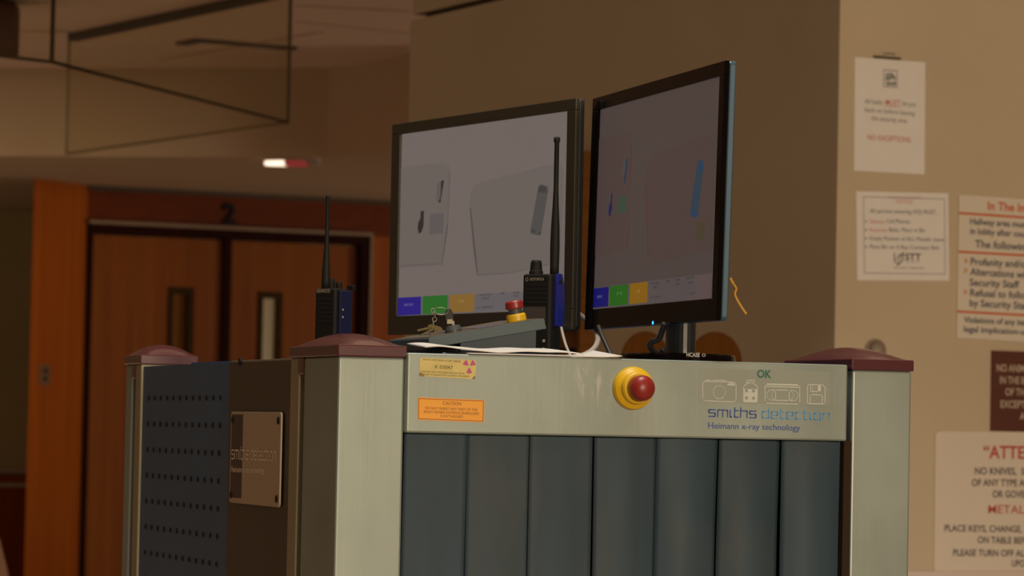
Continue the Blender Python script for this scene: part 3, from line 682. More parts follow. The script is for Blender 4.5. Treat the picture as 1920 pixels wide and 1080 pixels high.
# seven rubber strips
xs = [754, 874, 994, 1113, 1231, 1347.5, 1463.5, 1582]
nt = M['rubber'].node_tree; b_ = nt.nodes['Principled BSDF']; tc_ = nt.nodes.new('ShaderNodeTexCoord')
old = b_.inputs['Base Color'].links[0].from_socket
for sc3, lo, hi, col3, seed_ in (((70, 20, 1.6), .68, .88, (.13, .13, .11, 1), 3), ((9, 9, 4), .52, .95, (.075, .088, .092, 1), 9)):
    mp_ = nt.nodes.new('ShaderNodeMapping'); mp_.inputs['Scale'].default_value = sc3; mp_.inputs['Location'].default_value = (seed_, seed_, seed_); mp_.inputs['Rotation'].default_value = (0, R(4), 0)
    n_ = nt.nodes.new('ShaderNodeTexNoise'); n_.inputs['Scale'].default_value = 1; n_.inputs['Detail'].default_value = 4
    r_ = nt.nodes.new('ShaderNodeMapRange'); r_.inputs['From Min'].default_value = lo; r_.inputs['From Max'].default_value = hi
    x_ = nt.nodes.new('ShaderNodeMixRGB'); x_.inputs[2].default_value = col3
    nt.links.new(tc_.outputs['Object'], mp_.inputs[0]); nt.links.new(mp_.outputs[0], n_.inputs[0]); nt.links.new(n_.outputs['Fac'], r_.inputs[0]); nt.links.new(r_.outputs[0], x_.inputs[0]); nt.links.new(old, x_.inputs[1]); old = x_.outputs[0]
nt.links.new(old, b_.inputs['Base Color'])
for i in range(7):
    u0 = H(xs[i], 850, .012).x + .0007; u1 = H(xs[i+1], 850, .012).x - .0007
    amp = (.002, .003, .003, .007, .013, .011, .011)[i]; ph_ = random.random()*6
    def fn(a, b, u0=u0, u1=u1, amp=amp, ph_=ph_, i=i):
        z = zbot - .004 - b*.60 + .03; bow = amp*math.sin(a*math.pi*(1.0 if i < 4 else 1.25)+(.0 if i < 4 else -.25))*(.35+.65*min(1, b*4))
        return (u0+(u1-u0)*a + .002*math.sin(b*3+ph_), .012 - bow + .003*math.sin(b*5+ph_)*b + (.0035 if i in (1, 3, 5) else 0), z)
    MB(S).grid(fn, 14, 20).build('curtain_strip', M['rubber'], scan, smooth=True, solid=.0022)
# emergency stop on the fascia
e = H(1186, 728, -.012); cc = (e.x, -.012, e.z)
es = MB(S).lathe([(.0305, 0), (.0305, .004), (.029, .009), (.0235, .014), (.0225, .02), (.0205, .023), (0, .023)], cc, (0, -1, 0), 40).build('stop_collar', M['yellow'], scan, smooth=False, bevel=.0006)
part_label(es, 'yellow collar of the emergency stop')
b_ = MB(S).lathe([(.013, .022), (.013, .028), (.0175, .030), (.0182, .034), (.0178, .040), (.0155, .045), (.0115, .0485), (.006, .0505), (0, .051)], cc, (0, -1, 0), 40).build('stop_button', M['red'], es, smooth=True)
part_label(b_, 'red mushroom button')
# stickers
VF = -.0126
def spoly(name, mtl, pxs, v, parent=scan, rad=0.0):
    P = [S.hit(x, y, v) for x, y in pxs]; P = [(p.x, p.z) for p in P]
    if rad:
        out = []
        for i in range(len(P)):
            a, b, c_ = Vector(P[i-1]), Vector(P[i]), Vector(P[(i+1) % len(P)]); d1 = (a-b).normalized(); d2 = (c_-b).normalized()
            for k in range(5):
                s = k/4; out.append(tuple((b+d1*rad)*(1-s)**2 + b*2*s*(1-s) + (b+d2*rad)*s*s))
        P = out
    return MB(S).prism(P, v, v+.0005).build(name, mtl, parent)
def stext(name, mtl, items, v, parent, off=0.0):
    for it in items: o = put_text(MB(S), it[0], it[1], it[2], it[3], v, off, it[4] if len(it) > 4 else None).build(name, mtl, parent)
    return o
ys = spoly('gold_sticker', M['gold_sticker'], [(788, 670.5), (893, 675.5), (890.5, 711), (786, 705)], VF, rad=.004); part_label(ys, 'worn gold registration sticker')
spoly('worn_edge', M['gold_dirt'], [(786.2, 698), (791, 699), (796, 704), (795, 706), (786.2, 705)], VF-.0002, ys, .001)
spoly('worn_edge', M['gold_dirt'], [(888, 706), (891, 704), (890.5, 711), (885, 710.5)], VF-.0002, ys, .001)
stext('lettering', M['sticker_text'], [('NOTICE AND REGULATORY ORDER', (793, 675.2), (864, 679.5), 3.2), ('X 03047', (814, 690.5), (849, 692.5), 6.5), ('THIS MAY FOR APPLICABLE REGULATIONS', (789, 698), (871, 702), 3.2), ('REFER TO RADIATION CONTROL PROGRAM', (793, 703.5), (880, 707.5), 3.2)], VF-.0003, ys)
mb = MB(S)
tp = H(880, 687, VF-.0003)
for a0 in (40, 140, 270):
    P = [(tp.x+.0022*math.cos(R(a0-20)), tp.z+.0022*math.sin(R(a0-20)))] + arc(tp.x, tp.z, .0098, .0098, a0-26, a0+26, 8) + [(tp.x+.0022*math.cos(R(a0+20)), tp.z+.0022*math.sin(R(a0+20)))]
    mb.face([(x, VF-.0003, z) for x, z in P])
mb.build('trefoil', M['magenta'], ys)
os_ = spoly('orange_sticker', M['orange_sticker'], [(783.5, 745), (908.5, 750), (907.5, 792), (783, 787)], VF, rad=.002); part_label(os_, 'orange caution sticker')
mb = MB(S); P = [H(x, y, VF-.0003) for x, y in ((785.5, 747.2), (906.5, 752), (905.5, 789.8), (785, 785))]; mb.stroke([(p.x, p.z) for p in P], .0009, VF-.0003, True); mb.build('border_line', M['sticker_line'], os_)
stext('lettering', M['sticker_ink'], [('CAUTION', (830.5, 758.6), (864, 760), 6), ('DO NOT INSERT ANY PART OF THE', (797.5, 767.2), (895, 770.8), 4.6), ('BODY WHEN SYSTEM IS ENERGIZED', (795, 774.3), (898.5, 778), 4.6), ('X-RAY HAZARD', (826, 782), (868, 783.6), 4.6)], VF-.0003, os_)
# pictogram film, OK, icons and maker's lettering
film = spoly('pictogram_film', M['film'], [(1311, 690), (1556, 697), (1555, 760.5), (1310, 753)], -.0122)
VI = -.0127
stext('ok_mark', M['ok_green'], [('OK', (1419.5, 707.6), (1446.5, 708.6), 14)], VI, film, .03)
def spx(pts): return [(p.x, p.z) for p in (H(x, y, VI) for x, y in pts)]
LW_ = .0013
def icon(name, lines, fills=()):
    mb = MB(S)
    for pts, closed, wd in lines: mb.stroke(spx(pts), wd, VI, closed)
    for pts in fills: mb.face([(x, VI-.0001, z) for x, z in spx(pts)])
    mb.build(name, M['icon_white'], film)
def prr(x0, y0, x1, y1, r, sl=.03): return [(x, y + (x-x0)*sl) for x, y in rrect(x0, y0, x1, y1, r, 4)]
def parc(cx, cy, rx, ry, a0=0, a1=360, n=28): return arc(cx, cy, rx, ry, a0, a1, n)
icon('camera_icon', [(prr(1317.5, 715, 1380, 751.5, 5), True, LW_), (parc(1348.5, 735.5, 11.5, 12.3), False, LW_), ([(1322, 714), (1324, 712.5), (1332, 713), (1334, 715)], False, LW_), ([(1336, 714.5), (1339, 712.8), (1360, 713.5), (1363, 716)], False, LW_), ([(1365, 721), (1377, 721.5)], False, .0026), ([(1367, 718), (1378, 718.5)], False, .0012)])
icon('bottle_icon', [([(1393.5, 753.5), (1394, 725), (1400, 719), (1400, 713), (1414.5, 713.5), (1414.5, 719), (1420, 725.5), (1419.5, 754)], True, LW_), ([(1399, 717), (1415, 717.5)], False, LW_), (parc(1407, 722, 7, 4, 180, 360, 10), False, LW_)],
     [[(1395, 729), (1402.5, 729.2), (1402.5, 753), (1394.5, 752.8)], [(1402.5, 729.2), (1410.5, 729.4), (1410.5, 753.3), (1402.5, 753)], [(1410.5, 729.4), (1419, 729.6), (1418.8, 753.5), (1410.5, 753.3)]])
mb = MB(S)
for x, y in ((1399, 732.5), (1412, 732.8), (1399, 746), (1412, 746.3)): mb.face([(a, VI-.0003, b) for a, b in spx([(x-1.8, y-2.6), (x+3.2, y-2.6), (x+3.2, y+2.8), (x-1.8, y+2.8)])])
mb.build('bottle_icon_gap', M['film'], film)
icon('cassette_icon', [(prr(1434.3, 719.5, 1499.5, 756, 2.5), True, LW_), ([(1435, 724.5), (1499, 726.3)], False, LW_), ([(1435, 721), (1499, 723)], False, .0011), (prr(1438, 730.5, 1496, 750, 9), True, LW_), ([(1454, 731.3), (1454, 750)], False, LW_), ([(1479.5, 732), (1479.5, 751)], False, LW_), (parc(1456, 740.6, 9.5, 9.6, 90, 270, 14), False, LW_), (parc(1478, 741.5, 9.5, 9.6, -90, 90, 14), False, LW_)])
icon('disk_icon', [([(1514, 723), (1516, 720.8), (1542, 721.5), (1547, 727), (1546.5, 755.5), (1545, 757.5), (1515.5, 756.8), (1513.8, 755)], True, LW_), ([(1519.5, 721), (1519.5, 734), (1538, 734.5), (1538.5, 721.5)], False, LW_), ([(1523.5, 722), (1523.5, 732)], False, .0008), ([(1535.5, 722), (1535.3, 733.5)], False, .0035), ([(1519, 756.5), (1519.3, 742), (1522, 740), (1539, 740.5), (1541.8, 743), (1541.5, 757)], False, LW_)])
# the maker's squarish letters, drawn as strokes: x in units of the x-height
def rc(pts, r=.16):                          # round the inner corners of a polyline
    out = [Vector(pts[0])]
    for a, b, c_ in zip(pts, pts[1:], pts[2:]):
        a, b, c_ = Vector(a), Vector(b), Vector(c_); q1 = b+(a-b).normalized()*min(r, (a-b).length/2); q2 = b+(c_-b).normalized()*min(r, (c_-b).length/2)
        for k in range(5): t = k/4; out.append(q1*(1-t)**2+b*2*t*(1-t)+q2*t*t)
    return out + [Vector(pts[-1])]
GL = {'s': (.82, [[(.80, 1), (0, 1), (0, .52), (.82, .52), (.82, 0), (0, 0)]]), 'm': (1.25, [[(0, 0), (0, 1), (1.25, 1), (1.25, 0)], [(.62, 1), (.62, 0)]]),
      'i': (.16, [[(0, 1), (0, 0), (.2, 0)]]), 't': (.50, [[(.05, 1.40), (.05, 0), (.55, 0)], [(.05, 1), (.52, 1)]]), 'h': (.82, [[(0, 1.45), (0, 0)], [(0, 1), (.82, 1), (.82, 0)]]),
      'd': (.82, [[(.82, 1.45), (.82, 0), (0, 0), (0, 1), (.82, 1)]]), 'e': (.82, [[(.80, 0), (0, 0), (0, 1), (.82, 1), (.82, .48), (0, .48)]]), 'c': (.74, [[(.74, 1), (0, 1), (0, 0), (.74, 0)]]),
      'o': (.84, [[(.42, 0), (0, 0), (0, 1), (.84, 1), (.84, 0), (.42, 0)]]), 'n': (.82, [[(0, 0), (0, 1), (.82, 1), (.82, 0)]])}
def logo(fr, name, mtl, word, a, b, xh, v, parent, wd=.17, gap=.34):
    A = fr.hit(a[0], a[1], v); B = fr.hit(b[0], b[1], v); T = fr.hit(a[0], a[1]-xh, v)
    d = Vector((B.x-A.x, B.z-A.z)); L = d.length; d.normalize(); n = Vector((-d.y, d.x)); h = (Vector((T.x-A.x, T.z-A.z))).length
    tot = sum(GL[ch][0] for ch in word) + gap*(len(word)-1); sx = L/tot; x = 0; mb = MB(fr)
    for ch in word:
        for st in GL[ch][1]:
            P = [Vector((A.x, A.z)) + d*((x+q.x)*sx) + n*(q.y*h) for q in rc(st)]; mb.stroke(P, wd*h, v)
        x += GL[ch][0] + gap
    return mb.build(name, mtl, parent)
logo(S, 'maker_lettering', M['logo_blue'], 'smiths', (1329, 780.5), (1417.5, 783.5), 12.5, VI, scan, .19)
logo(S, 'maker_lettering_light', M['logo_light'], 'detection', (1429.5, 784), (1555, 788), 12.5, VI, scan, .17)
stext('maker_lettering_small', M['logo_blue'], [('Heimann x-ray technology', (1328, 803), (1500.5, 807.5), 11)], VI, scan, .004)
# name plate on the flank
class Flank(Frame): pass
FL = Frame(S.w((-.001, 0, 0)), SYAW - math.pi/2)       # x runs towards the front, seen from the left
def FH(px, py, v=0): return FL.hit(px, py, v)
q = [FH(x, y, -.003) for x, y in ((432.5, 772), (526.5, 773), (523.5, 950.5), (430, 943))]
x0 = (q[0].x+q[3].x)/2; x1 = (q[1].x+q[2].x)/2; z0 = (q[2].z+q[3].z)/2; z1_ = (q[0].z+q[1].z)/2
npl = MB(FL).prism(rrect(x0, z0, x1, z1_, .006), -.003, .0).build('name_plate', M['plate'], scan, bevel=.0006)
xb = FH(454.5, 860, -.003).x
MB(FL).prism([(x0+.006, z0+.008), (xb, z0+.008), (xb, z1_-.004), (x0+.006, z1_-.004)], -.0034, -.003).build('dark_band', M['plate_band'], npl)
mb = MB(FL); put_text(mb, 'Heimann x-ray technology', (433.5, 885), (496, 887.5), 11, -.0038)
mb.build('lettering', M['plate_ink'], npl)
logo(FL, 'lettering', M['plate_ink'], 'smiths', (434, 860), (466, 861), 16, -.0038, npl, .16)
logo(FL, 'lettering', M['plate_ink'], 'detection', (470, 861.5), (517.5, 863.5), 16, -.0038, npl, .16)
for sx in (x0+.012, x1-.012):
    for sz in (z0+.012, z1_-.012): MB(FL).lathe([(0, 0), (.006, 0), (.005, .0015), (0, .002)], (sx, -.003, sz), (0, -1, 0), 12).build('screw', M['hole'], npl)

# ------------------------------------------------------------------ papers on the fascia
zp = ztop + .0003
def sheet(name, label, ua, ub, va_, vb2, lift, seed, z_off):
    rnd = random.Random(seed); ph1 = rnd.random()*6
    def fn(a, b):
        z = zp + z_off + lift(a, b)
        return (ua+(ub-ua)*a + .004*(b-.5)*(seed % 3-1), va_+(vb2-va_)*b, z)
    o = MB(S).grid(fn, 40, 8).build(name, M['white_paper'], None, smooth=True, solid=.0016)
    return tag(o, label, 'paper', 'papers on the scanner top')
ua = H(797, 655, 0).x; ub = H(1160, 667, 0).x
sheet('paper_sheet', 'lower white paper sheet, its right corner curled up beside the monitor base', ua+.06, ub, -.012, .10, lambda a, b: .0012 + .004*b*(.4+.6*a) + .0070*max(0, (a-.85)/.15)**1.5*(.25+.75*b), 1, 0)
sheet('paper_sheet', 'upper white paper sheet, lying on another sheet under the slanted console', ua, ua+.235, -.008, .085, lambda a, b: .0054 + .006*b + .0030*math.exp(-((a-.12)/.16)**2) + .0012*math.sin(a*9+1) + .0005*math.sin(23*a), 2, 0)

# ------------------------------------------------------------------ operator console
zdeck = ztop - .002
vn, vf = .115, .30
A = H(804, 634, vn); B = H(1023, 597, vn); Al = H(800, 651, vn); Bl = H(1027, 619, vn)
th = ((A.z-Al.z)+(B.z-Bl.z))/2
f = S.at((A.x, vn, zdeck))
con = thing('control_console', 'grey slanted operator console sloping down to the left, in front of the left monitor', 'console', f)
k = (B.z-A.z)/(B.x-A.x)
MB(S).hexa([(A.x, vn, A.z-th), (B.x+.002, vn, B.z-th), (B.x-.002, vn, B.z), (A.x, vn, A.z)], [(A.x, vf, A.z-th), (B.x+.002, vf, B.z-th), (B.x-.002, vf, B.z), (A.x, vf, A.z)]).build('keyboard_slab', M['console'], con, bevel=.0012)
MB(S).prism([(A.x+.05, zdeck), (B.x-.012, zdeck), (B.x-.012, B.z-th-.0003), (A.x+.05, A.z+k*.05-th-.0003)], vn+.006, vf-.006).build('body', M['console_dark'], con)
MB(S).box((A.x-.012, vn+.012, zdeck), (A.x+.05, vf-.02, A.z-th-.001)).build('foot_block', M['black'], con)
def ctop(px, v, dz=.0003):                  # point on the sloped console top under a column of the photo
    u = H(px, 610, v).x; return (u, v, A.z + k*(u-A.x) + dz)
N = Vector((-k, 0, 1)).normalized()
def cstrip(name, mtl, p0, p1, v0, v1):
    a = ctop(p0, v0); b = ctop(p1, v0); c_ = ctop(p1, v0); ua_, ub_ = a[0], b[0]
    MB(S).hexa([(ua_, v0, a[2]), (ub_, v0, b[2]), (ub_, v1, b[2]), (ua_, v1, a[2])], [(ua_, v0, a[2]+.0008), (ub_, v0, b[2]+.0008), (ub_, v1, b[2]+.0008), (ua_, v1, a[2]+.0008)]).build(name, mtl, con)
MB(S).hexa([(A.x+.004, vn+.006, A.z+k*.004+.0002), (B.x-.006, vn+.006, B.z-k*.004+.0002), (B.x-.006, vf-.006, B.z-k*.004+.0002), (A.x+.004, vf-.006, A.z+k*.004+.0002)],
           [(A.x+.004, vn+.006, A.z+k*.004+.0009), (B.x-.006, vn+.006, B.z-k*.004+.0009), (B.x-.006, vf-.006, B.z-k*.004+.0009), (A.x+.004, vf-.006, A.z+k*.004+.0009)]).build('key_membrane', M['console_top'], con)
for (p0, p1, v0, v1) in ((893, 950, .14, .20), (815, 850, .20, .27)):
    a = ctop(p0, v0, .0012); b = ctop(p1, v0, .0012)
    MB(S).hexa([(a[0], v0, a[2]), (b[0], v0, b[2]), (b[0], v1, b[2]), (a[0], v1, a[2])], [(a[0], v0, a[2]+.0006), (b[0], v0, b[2]+.0006), (b[0], v1, b[2]+.0006), (a[0], v1, a[2]+.0006)]).build('label_strip', M['purple'], con)
p = ctop(969, .165, .0006)
es = MB(S).lathe([(.0138, 0), (.0145, .002), (.0142, .009), (.0125, .0115), (0, .0115)], p, N, 26).build('stop_collar', M['yellow'], con); part_label(es, 'yellow collar of the small stop button')
MB(S).lathe([(.0098, .0112), (.0098, .019), (0, .019)], p, N, 22).build('neck', M['neck'], es)
MB(S).lathe([(.0122, .0185), (.0134, .020), (.0128, .0285), (.0105, .0305), (0, .031)], p, N, 26).build('stop_button', M['red'], es, smooth=False, bevel=.0008)
p = ctop(851, .165, .0006)
MB(S).lathe([(.0125, 0), (.0125, .004), (.010, .0095), (.0065, .010), (0, .010)], p, N, 22).build('key_switch', M['neck'], con)
# bunch of keys hanging in the key switch
kp = Vector(p) + N*.0102
kf = S.at((kp.x, kp.y, kp.z))
ks = thing('key_bunch', 'bunch of keys on a wire ring, one black headed key standing in the console switch', 'keys', kf)
MB(S).box((kp.x-.0016, kp.y-.003, kp.z), (kp.x+.0016, kp.y+.003, kp.z+.006)).build('key_blade', M['chrome'], ks)
hx = kp.x-.007
MB(S).prism([(hx-.0045, kp.z+.0055), (hx+.008, kp.z+.0045), (hx+.0075, kp.z+.016), (hx+.003, kp.z+.0235), (hx-.002, kp.z+.0225), (hx-.0055, kp.z+.014)], kp.y-.0025, kp.y+.0025).build('key_head', M['black'], ks, bevel=.001)
MB(S).prism([(hx-.003, kp.z+.0015), (hx+.005, kp.z+.002), (hx+.0052, kp.z+.0085), (hx-.0028, kp.z+.0080)], kp.y-.0042, kp.y-.0028).build('key_tag', M['chrome'], ks)
rc = (hx-.012, kp.y-.001, kp.z+.0195)
MB(S).torus(rc, .0108, .0006, (.95, .12, .18), (-.12, .75, .40)).build('wire_ring', M['chrome'], ks, smooth=True)
mb = MB(S); lk = [(hx-.0235, kp.z+.020), (hx-.0205, kp.z+.0135), (hx-.021, kp.z+.0075), (hx-.0225, kp.z+.001), (hx-.026, kp.z-.004)]
for i, (x, z) in enumerate(lk): mb.torus((x, kp.y-.001, z), .0032, .0007, (.4 if i % 2 else 1, .9 if i % 2 else 0, 0), (0, 0, 1), 14, 6)
mb.build('chain', M['chrome'], ks, smooth=True)
for i, (dx, dzz, ang, L) in enumerate(((-.030, -.006, 205, .024), (-.026, -.0075, 222, .028), (-.0225, -.009, 236, .020))):
    x, z = kp.x+dx-.004, kp.z+dzz+.002; a = R(ang); dv_ = Vector((math.cos(a), math.sin(a)*.55)); n2 = Vector((-dv_.y, dv_.x)); y = kp.y-.008-.003*i
    MB(S).prism(arc(x, z, .0065, .0042, 0, 360, 18)[:-1], y, y+.0018).build('key_bow', M['brass'], ks)
    s0 = Vector((x, z)) + dv_*.005; s1 = Vector((x, z)) + dv_*L
    MB(S).prism([tuple(s0-n2*.0018), tuple(s1-n2*.0015), tuple(s1+n2*.0012), tuple(s0+n2*.0018)], y, y+.0016).build('key_shank', M['brass'], ks)

# ------------------------------------------------------------------ monitors
def screen_poly(mbf, t, name, mtl, polys, v): return wpoly(t, name, mtl, polys, v, mbf)
def monitor(label, X, Y, yaw, tilt, W, Hh, zbase, zpan, scr, bez, side, depth, base, col_x):
    pf = Frame((X, Y, zpan), yaw, tilt)                         # panel frame, origin at the lower middle of the bezel
    root = thing('monitor', label, 'monitor', Frame((X, Y, zbase), yaw))
    s = [pf.hit(x, y, 0) for x, y in scr]; xa = (s[0].x+s[3].x)/2; xb_ = (s[1].x+s[2].x)/2; za = (s[2].z+s[3].z)/2; zb2 = (s[0].z+s[1].z)/2
    mb = MB(pf)
    mb.box((-W/2, 0, 0), (W/2, .007, za)).box((-W/2, 0, zb2), (W/2, .007, Hh)).box((-W/2, 0, za), (xa, .007, zb2)).box((xb_, 0, za), (W/2, .007, zb2))
    mb.build('bezel', bez, root, bevel=.0012)
    MB(pf).prism(rrect(-W/2, 0, W/2, Hh, .006), .0072, depth).build('side_band', side, root, bevel=.002)
    MB(pf).hexa([(-W/2+.02, depth, .02), (W/2-.02, depth, .02), (W/2-.02, depth, Hh-.02), (-W/2+.02, depth, Hh-.02)], [(-W/2+.10, depth+.035, .07), (W/2-.10, depth+.035, .07), (W/2-.10, depth+.035, Hh-.08), (-W/2+.10, depth+.035, Hh-.08)]).build('back_shell', M['shell'], root, bevel=.006)
    bf = Frame((X, Y, zbase), yaw); cx, cy = col_x, .055
    MB(bf).prism(arc(cx, cy, .030, .022, 0, 360, 24)[:-1], .012, zpan-zbase+.09, 'z').build('stand_column', M['shell'], root, bevel=.002)
    MB(bf).prism([(x, y) for x, y in arc(cx, cy-.005, base[0], base[1], 0, 360, 48)][:-1], .0, base[2], 'z').build('base', M['bezel_gloss'] if bez is M['bezel_gloss'] else M['shell'], root, bevel=.004, seg=3)
    return root, pf, (xa, xb_, za, zb2), bf
def E(name, r, g, b, k=1.0): 
    if name not in M: M[name] = emis(name, tuple(x*k for x in srgb(r, g, b)[:3]))
    return M[name]
zpan = 1.3365
# left one
ml, pf, sr, bf = monitor('left monitor with a matte dark bezel showing a grey x-ray picture', -.0604, 5.7985, -1.0623, 0.0, .6424, .37, zdeck, zpan,
    ((750, 252), (1066, 207), (1053, 578), (742.5, 594.5)), M['bezel_matte'], M['black'], .017, (.12, .10, .014), 0)
def screen(root, pf, sr, mtl):
    xa, xb_, za, zb2 = sr
    return MB(pf).box((xa, .004, za), (xb_, .0068, zb2)).build('screen', mtl, root)
scn = screen(ml, pf, sr, E('scr_l', 108, 98, 93))
vS = .0036; g = lambda n, m, P, dv=0: wpoly(scn, n, m, P, vS-dv, pf)
g('bag_image', E('scr_l_bag', 103, 94, 89), [[(748, 314), (790, 309), (832, 305), (842, 310), (845, 325), (840, 440), (830, 490), (824, 497), (746, 503)], [(888, 350), (900, 342), (1052, 303), (1057, 320), (1052, 492), (900, 519), (893, 510), (880, 400), (882, 362)]], .0001)
g('bag_edge', E('scr_l_edge', 78, 70, 68), [[(838, 420), (840, 420), (830, 492), (828, 497), (826.5, 497), (829, 490)], [(881, 390), (883, 390), (896, 512), (894, 513), (888, 470)]], .0002)
g('bag_edge', E('scr_l_edge2', 96, 88, 84), [[(842, 318), (845, 322), (840, 422), (838, 422)], [(893, 513), (950, 511), (1052, 490), (1052, 492), (950, 514), (895, 517)], [(746, 497), (824, 493), (825, 496), (746, 501)]], .0002)
g('object_image', E('scr_l_dark', 46, 40, 40), [[(789, 396), (795, 395), (794.5, 412), (794, 424), (790, 436), (785, 438), (783, 428), (784, 418), (788, 410)], [(827, 340), (832, 337), (832, 342), (827, 372), (826, 380), (822, 379), (826, 362)]], .0003)
g('object_image', E('scr_l_mid', 90, 84, 81), [[(806, 402), (832, 399), (831, 437), (805, 440)], [(820, 343), (828, 339), (826, 372), (821, 380), (817, 374)], [(1034, 448), (1048, 446), (1046, 478), (1032, 480)]], .0003)
g('phone_image', E('scr_l_phone', 76, 73, 71), [[(1009, 350), (1014, 345), (1027, 350), (1028, 357), (1014, 440), (1009, 442), (996, 438), (994, 434)]], .0003)
g('phone_image', E('scr_l_phone2', 62, 60, 59), [[(1010, 353), (1014, 347), (1025, 351), (1024, 362), (1009, 360)], [(997, 430), (1004, 431), (1003, 437), (996, 436)], [(1010, 434), (1014, 435), (1013, 440), (1009, 439)]], .0004)
g('menu_bar', E('scr_l_bar', 96, 90, 92), [[(742.5, 558.5), (1054, 543), (1053, 577.5), (742.5, 594)]], .0001)
g('blue_button', E('scr_l_blue', 38, 28, 116), [[(743, 558.5), (789.5, 556), (789, 589.5), (743, 592)]], .0003)
g('green_button', E('scr_l_green', 38, 98, 36), [[(792.5, 555.5), (839.5, 553), (839, 586.5), (792, 589.3)]], .0003)
g('amber_button', E('scr_l_amber', 126, 95, 44), [[(842.5, 553), (890, 550.5), (889, 584), (842, 586.3)]], .0003)
def stx(scr_o, pf, name, mtl, items):
    for it in items: put_text(MB(pf), it[0], it[1], it[2], it[3], vS-.0005).build(name, mtl, scr_o)
stx(scn, pf, 'menu_lettering', E('scr_l_txt', 52, 48, 52), [('Image Name', (898, 555), (922, 553.5), 4), ('0 00/0', (903, 562), (917, 561), 4), ('On: 00000000', (893, 579), (924, 577), 4), ('0:00', (938, 552), (946, 551.5), 4), ('00:00', (962, 551), (974, 550), 4), ('0.00', (964, 557), (972, 556.5), 4)])
stx(scn, pf, 'button_lettering', E('scr_l_txt2', 108, 104, 150), [('BAG 001', (758, 574), (774, 573), 4.5)])
stx(scn, pf, 'button_lettering', E('scr_l_txt3', 150, 125, 88), [('0/00', (860, 567), (870, 566.5), 4)])
# right one
mr_, pf2, sr2, bf2 = monitor('right monitor with a glossy black bezel and reflection-tinted side showing a coloured x-ray picture', .2033, 5.216, -1.2959, .0178, .6403, .37, zdeck, zpan,
    ((1121.6, 205), (1350, 143), (1333, 559.5), (1107.8, 580)), M['bezel_gloss'], M['side_reflection'], .0175, (.105, .085, .017), 0)
scn2 = screen(mr_, pf2, sr2, E('scr_r', 71, 61, 58))
g2 = lambda n, m, P, dv=0: wpoly(scn2, n, m, P, vS-dv, pf2)
g2('bag_image', E('scr_r_bag', 71, 58, 55), [[(1120, 262), (1180, 248), (1184, 255), (1183, 330), (1181, 420), (1173, 470), (1112, 478)], [(1214, 300), (1222, 290), (1330, 250), (1340, 262), (1333, 470), (1220, 494), (1214, 470), (1209, 350)]], .0001)
g2('bag_edge', E('scr_r_edge', 78, 50, 44), [[(1180, 420), (1182, 420), (1176, 466), (1174, 466)], [(1209.5, 330), (1211, 330), (1216, 480), (1214, 480)], [(1183, 270), (1185, 270), (1182, 345), (1180.5, 345)]], .0002)
g2('phone_image', E('scr_r_phone', 38, 58, 72), [[(1308, 306), (1311, 299), (1318, 302), (1319, 312), (1308, 405), (1303, 408), (1295, 405), (1294, 396)]], .0003)
g2('phone_image', E('scr_r_phone2', 30, 58, 84), [[(1309, 306), (1312, 300), (1318, 303), (1316, 322), (1308, 320)], [(1295, 395), (1309, 394), (1308, 405), (1303, 408), (1295, 405)]], .0004)
g2('knife_image', E('scr_r_knife', 38, 50, 66), [[(1174, 298), (1177, 296), (1177, 305), (1173, 340), (1171, 345), (1169, 343), (1172, 322)]], .0003)
g2('knife_image', E('scr_r_knife2', 62, 66, 70), [[(1170, 302), (1174, 299), (1172, 322), (1168, 330), (1167, 318)]], .0003)
g2('key_image', E('scr_r_key', 24, 32, 74), [[(1146, 364), (1148.5, 362), (1147.5, 378), (1147.5, 392), (1144, 405), (1142, 406), (1141, 396), (1142, 386), (1145, 378)]], .0003)
g2('square_image', E('scr_r_sq', 52, 66, 56), [[(1158, 370), (1175, 365), (1174, 398), (1157, 401)]], .0003)
g2('patch_image', E('scr_r_patch', 66, 58, 44), [[(1306, 418), (1322, 414), (1320, 448), (1305, 452)]], .0003)
g2('menu_bar', E('scr_r_bar', 78, 71, 70), [[(1109, 541), (1335, 512), (1333, 559), (1107.8, 579.5)]], .0001)
g2('menu_panel', E('scr_r_bar2', 84, 70, 69), [[(1305, 516), (1335, 512), (1333, 559), (1303, 562)]], .0002)
g2('blue_button', E('scr_r_blue', 14, 14, 92), [[(1109.5, 541.5), (1141.5, 537.5), (1140, 574.5), (1108.5, 577.5)]], .0003)
g2('green_button', E('scr_r_green', 28, 88, 20), [[(1143.5, 537), (1178, 532.8), (1176.5, 571), (1142.5, 574)]], .0003)
g2('amber_button', E('scr_r_amber', 124, 86, 14), [[(1181, 532), (1214.5, 527.8), (1213.5, 567), (1180, 570.3)]], .0003)
stx(scn2, pf2, 'menu_lettering', E('scr_r_txt', 44, 40, 40), [('Image', (1220, 533), (1236, 531.5), 4), ('00/0', (1224, 541), (1233, 540), 4), ('On 0000', (1219, 560), (1237, 558), 4), ('00', (1250, 530), (1256, 529), 4), ('0000', (1265, 527), (1275, 526), 4), ('000', (1266, 535), (1274, 534), 4), ('00:00', (1287, 524), (1301, 522), 4), ('0.0', (1289, 532), (1299, 531), 4), ('0 0', (1294, 552), (1303, 551), 4)])
stx(scn2, pf2, 'button_lettering', E('scr_r_txt2', 92, 92, 130), [('BAG', (1120, 559), (1129, 558), 5)])
stx(scn2, pf2, 'button_lettering', E('scr_r_txt3', 84, 120, 84), [('0 0', (1156, 553), (1166, 552), 5)])
stx(scn2, pf2, 'button_lettering', E('scr_r_txt4', 150, 118, 60), [('00', (1194, 549), (1200, 548), 5)])
p = pf2.hit(1223, 610.5, -.001)
M['led'] = emis('led_blue', (.02, .22, 1.0), 4.0)
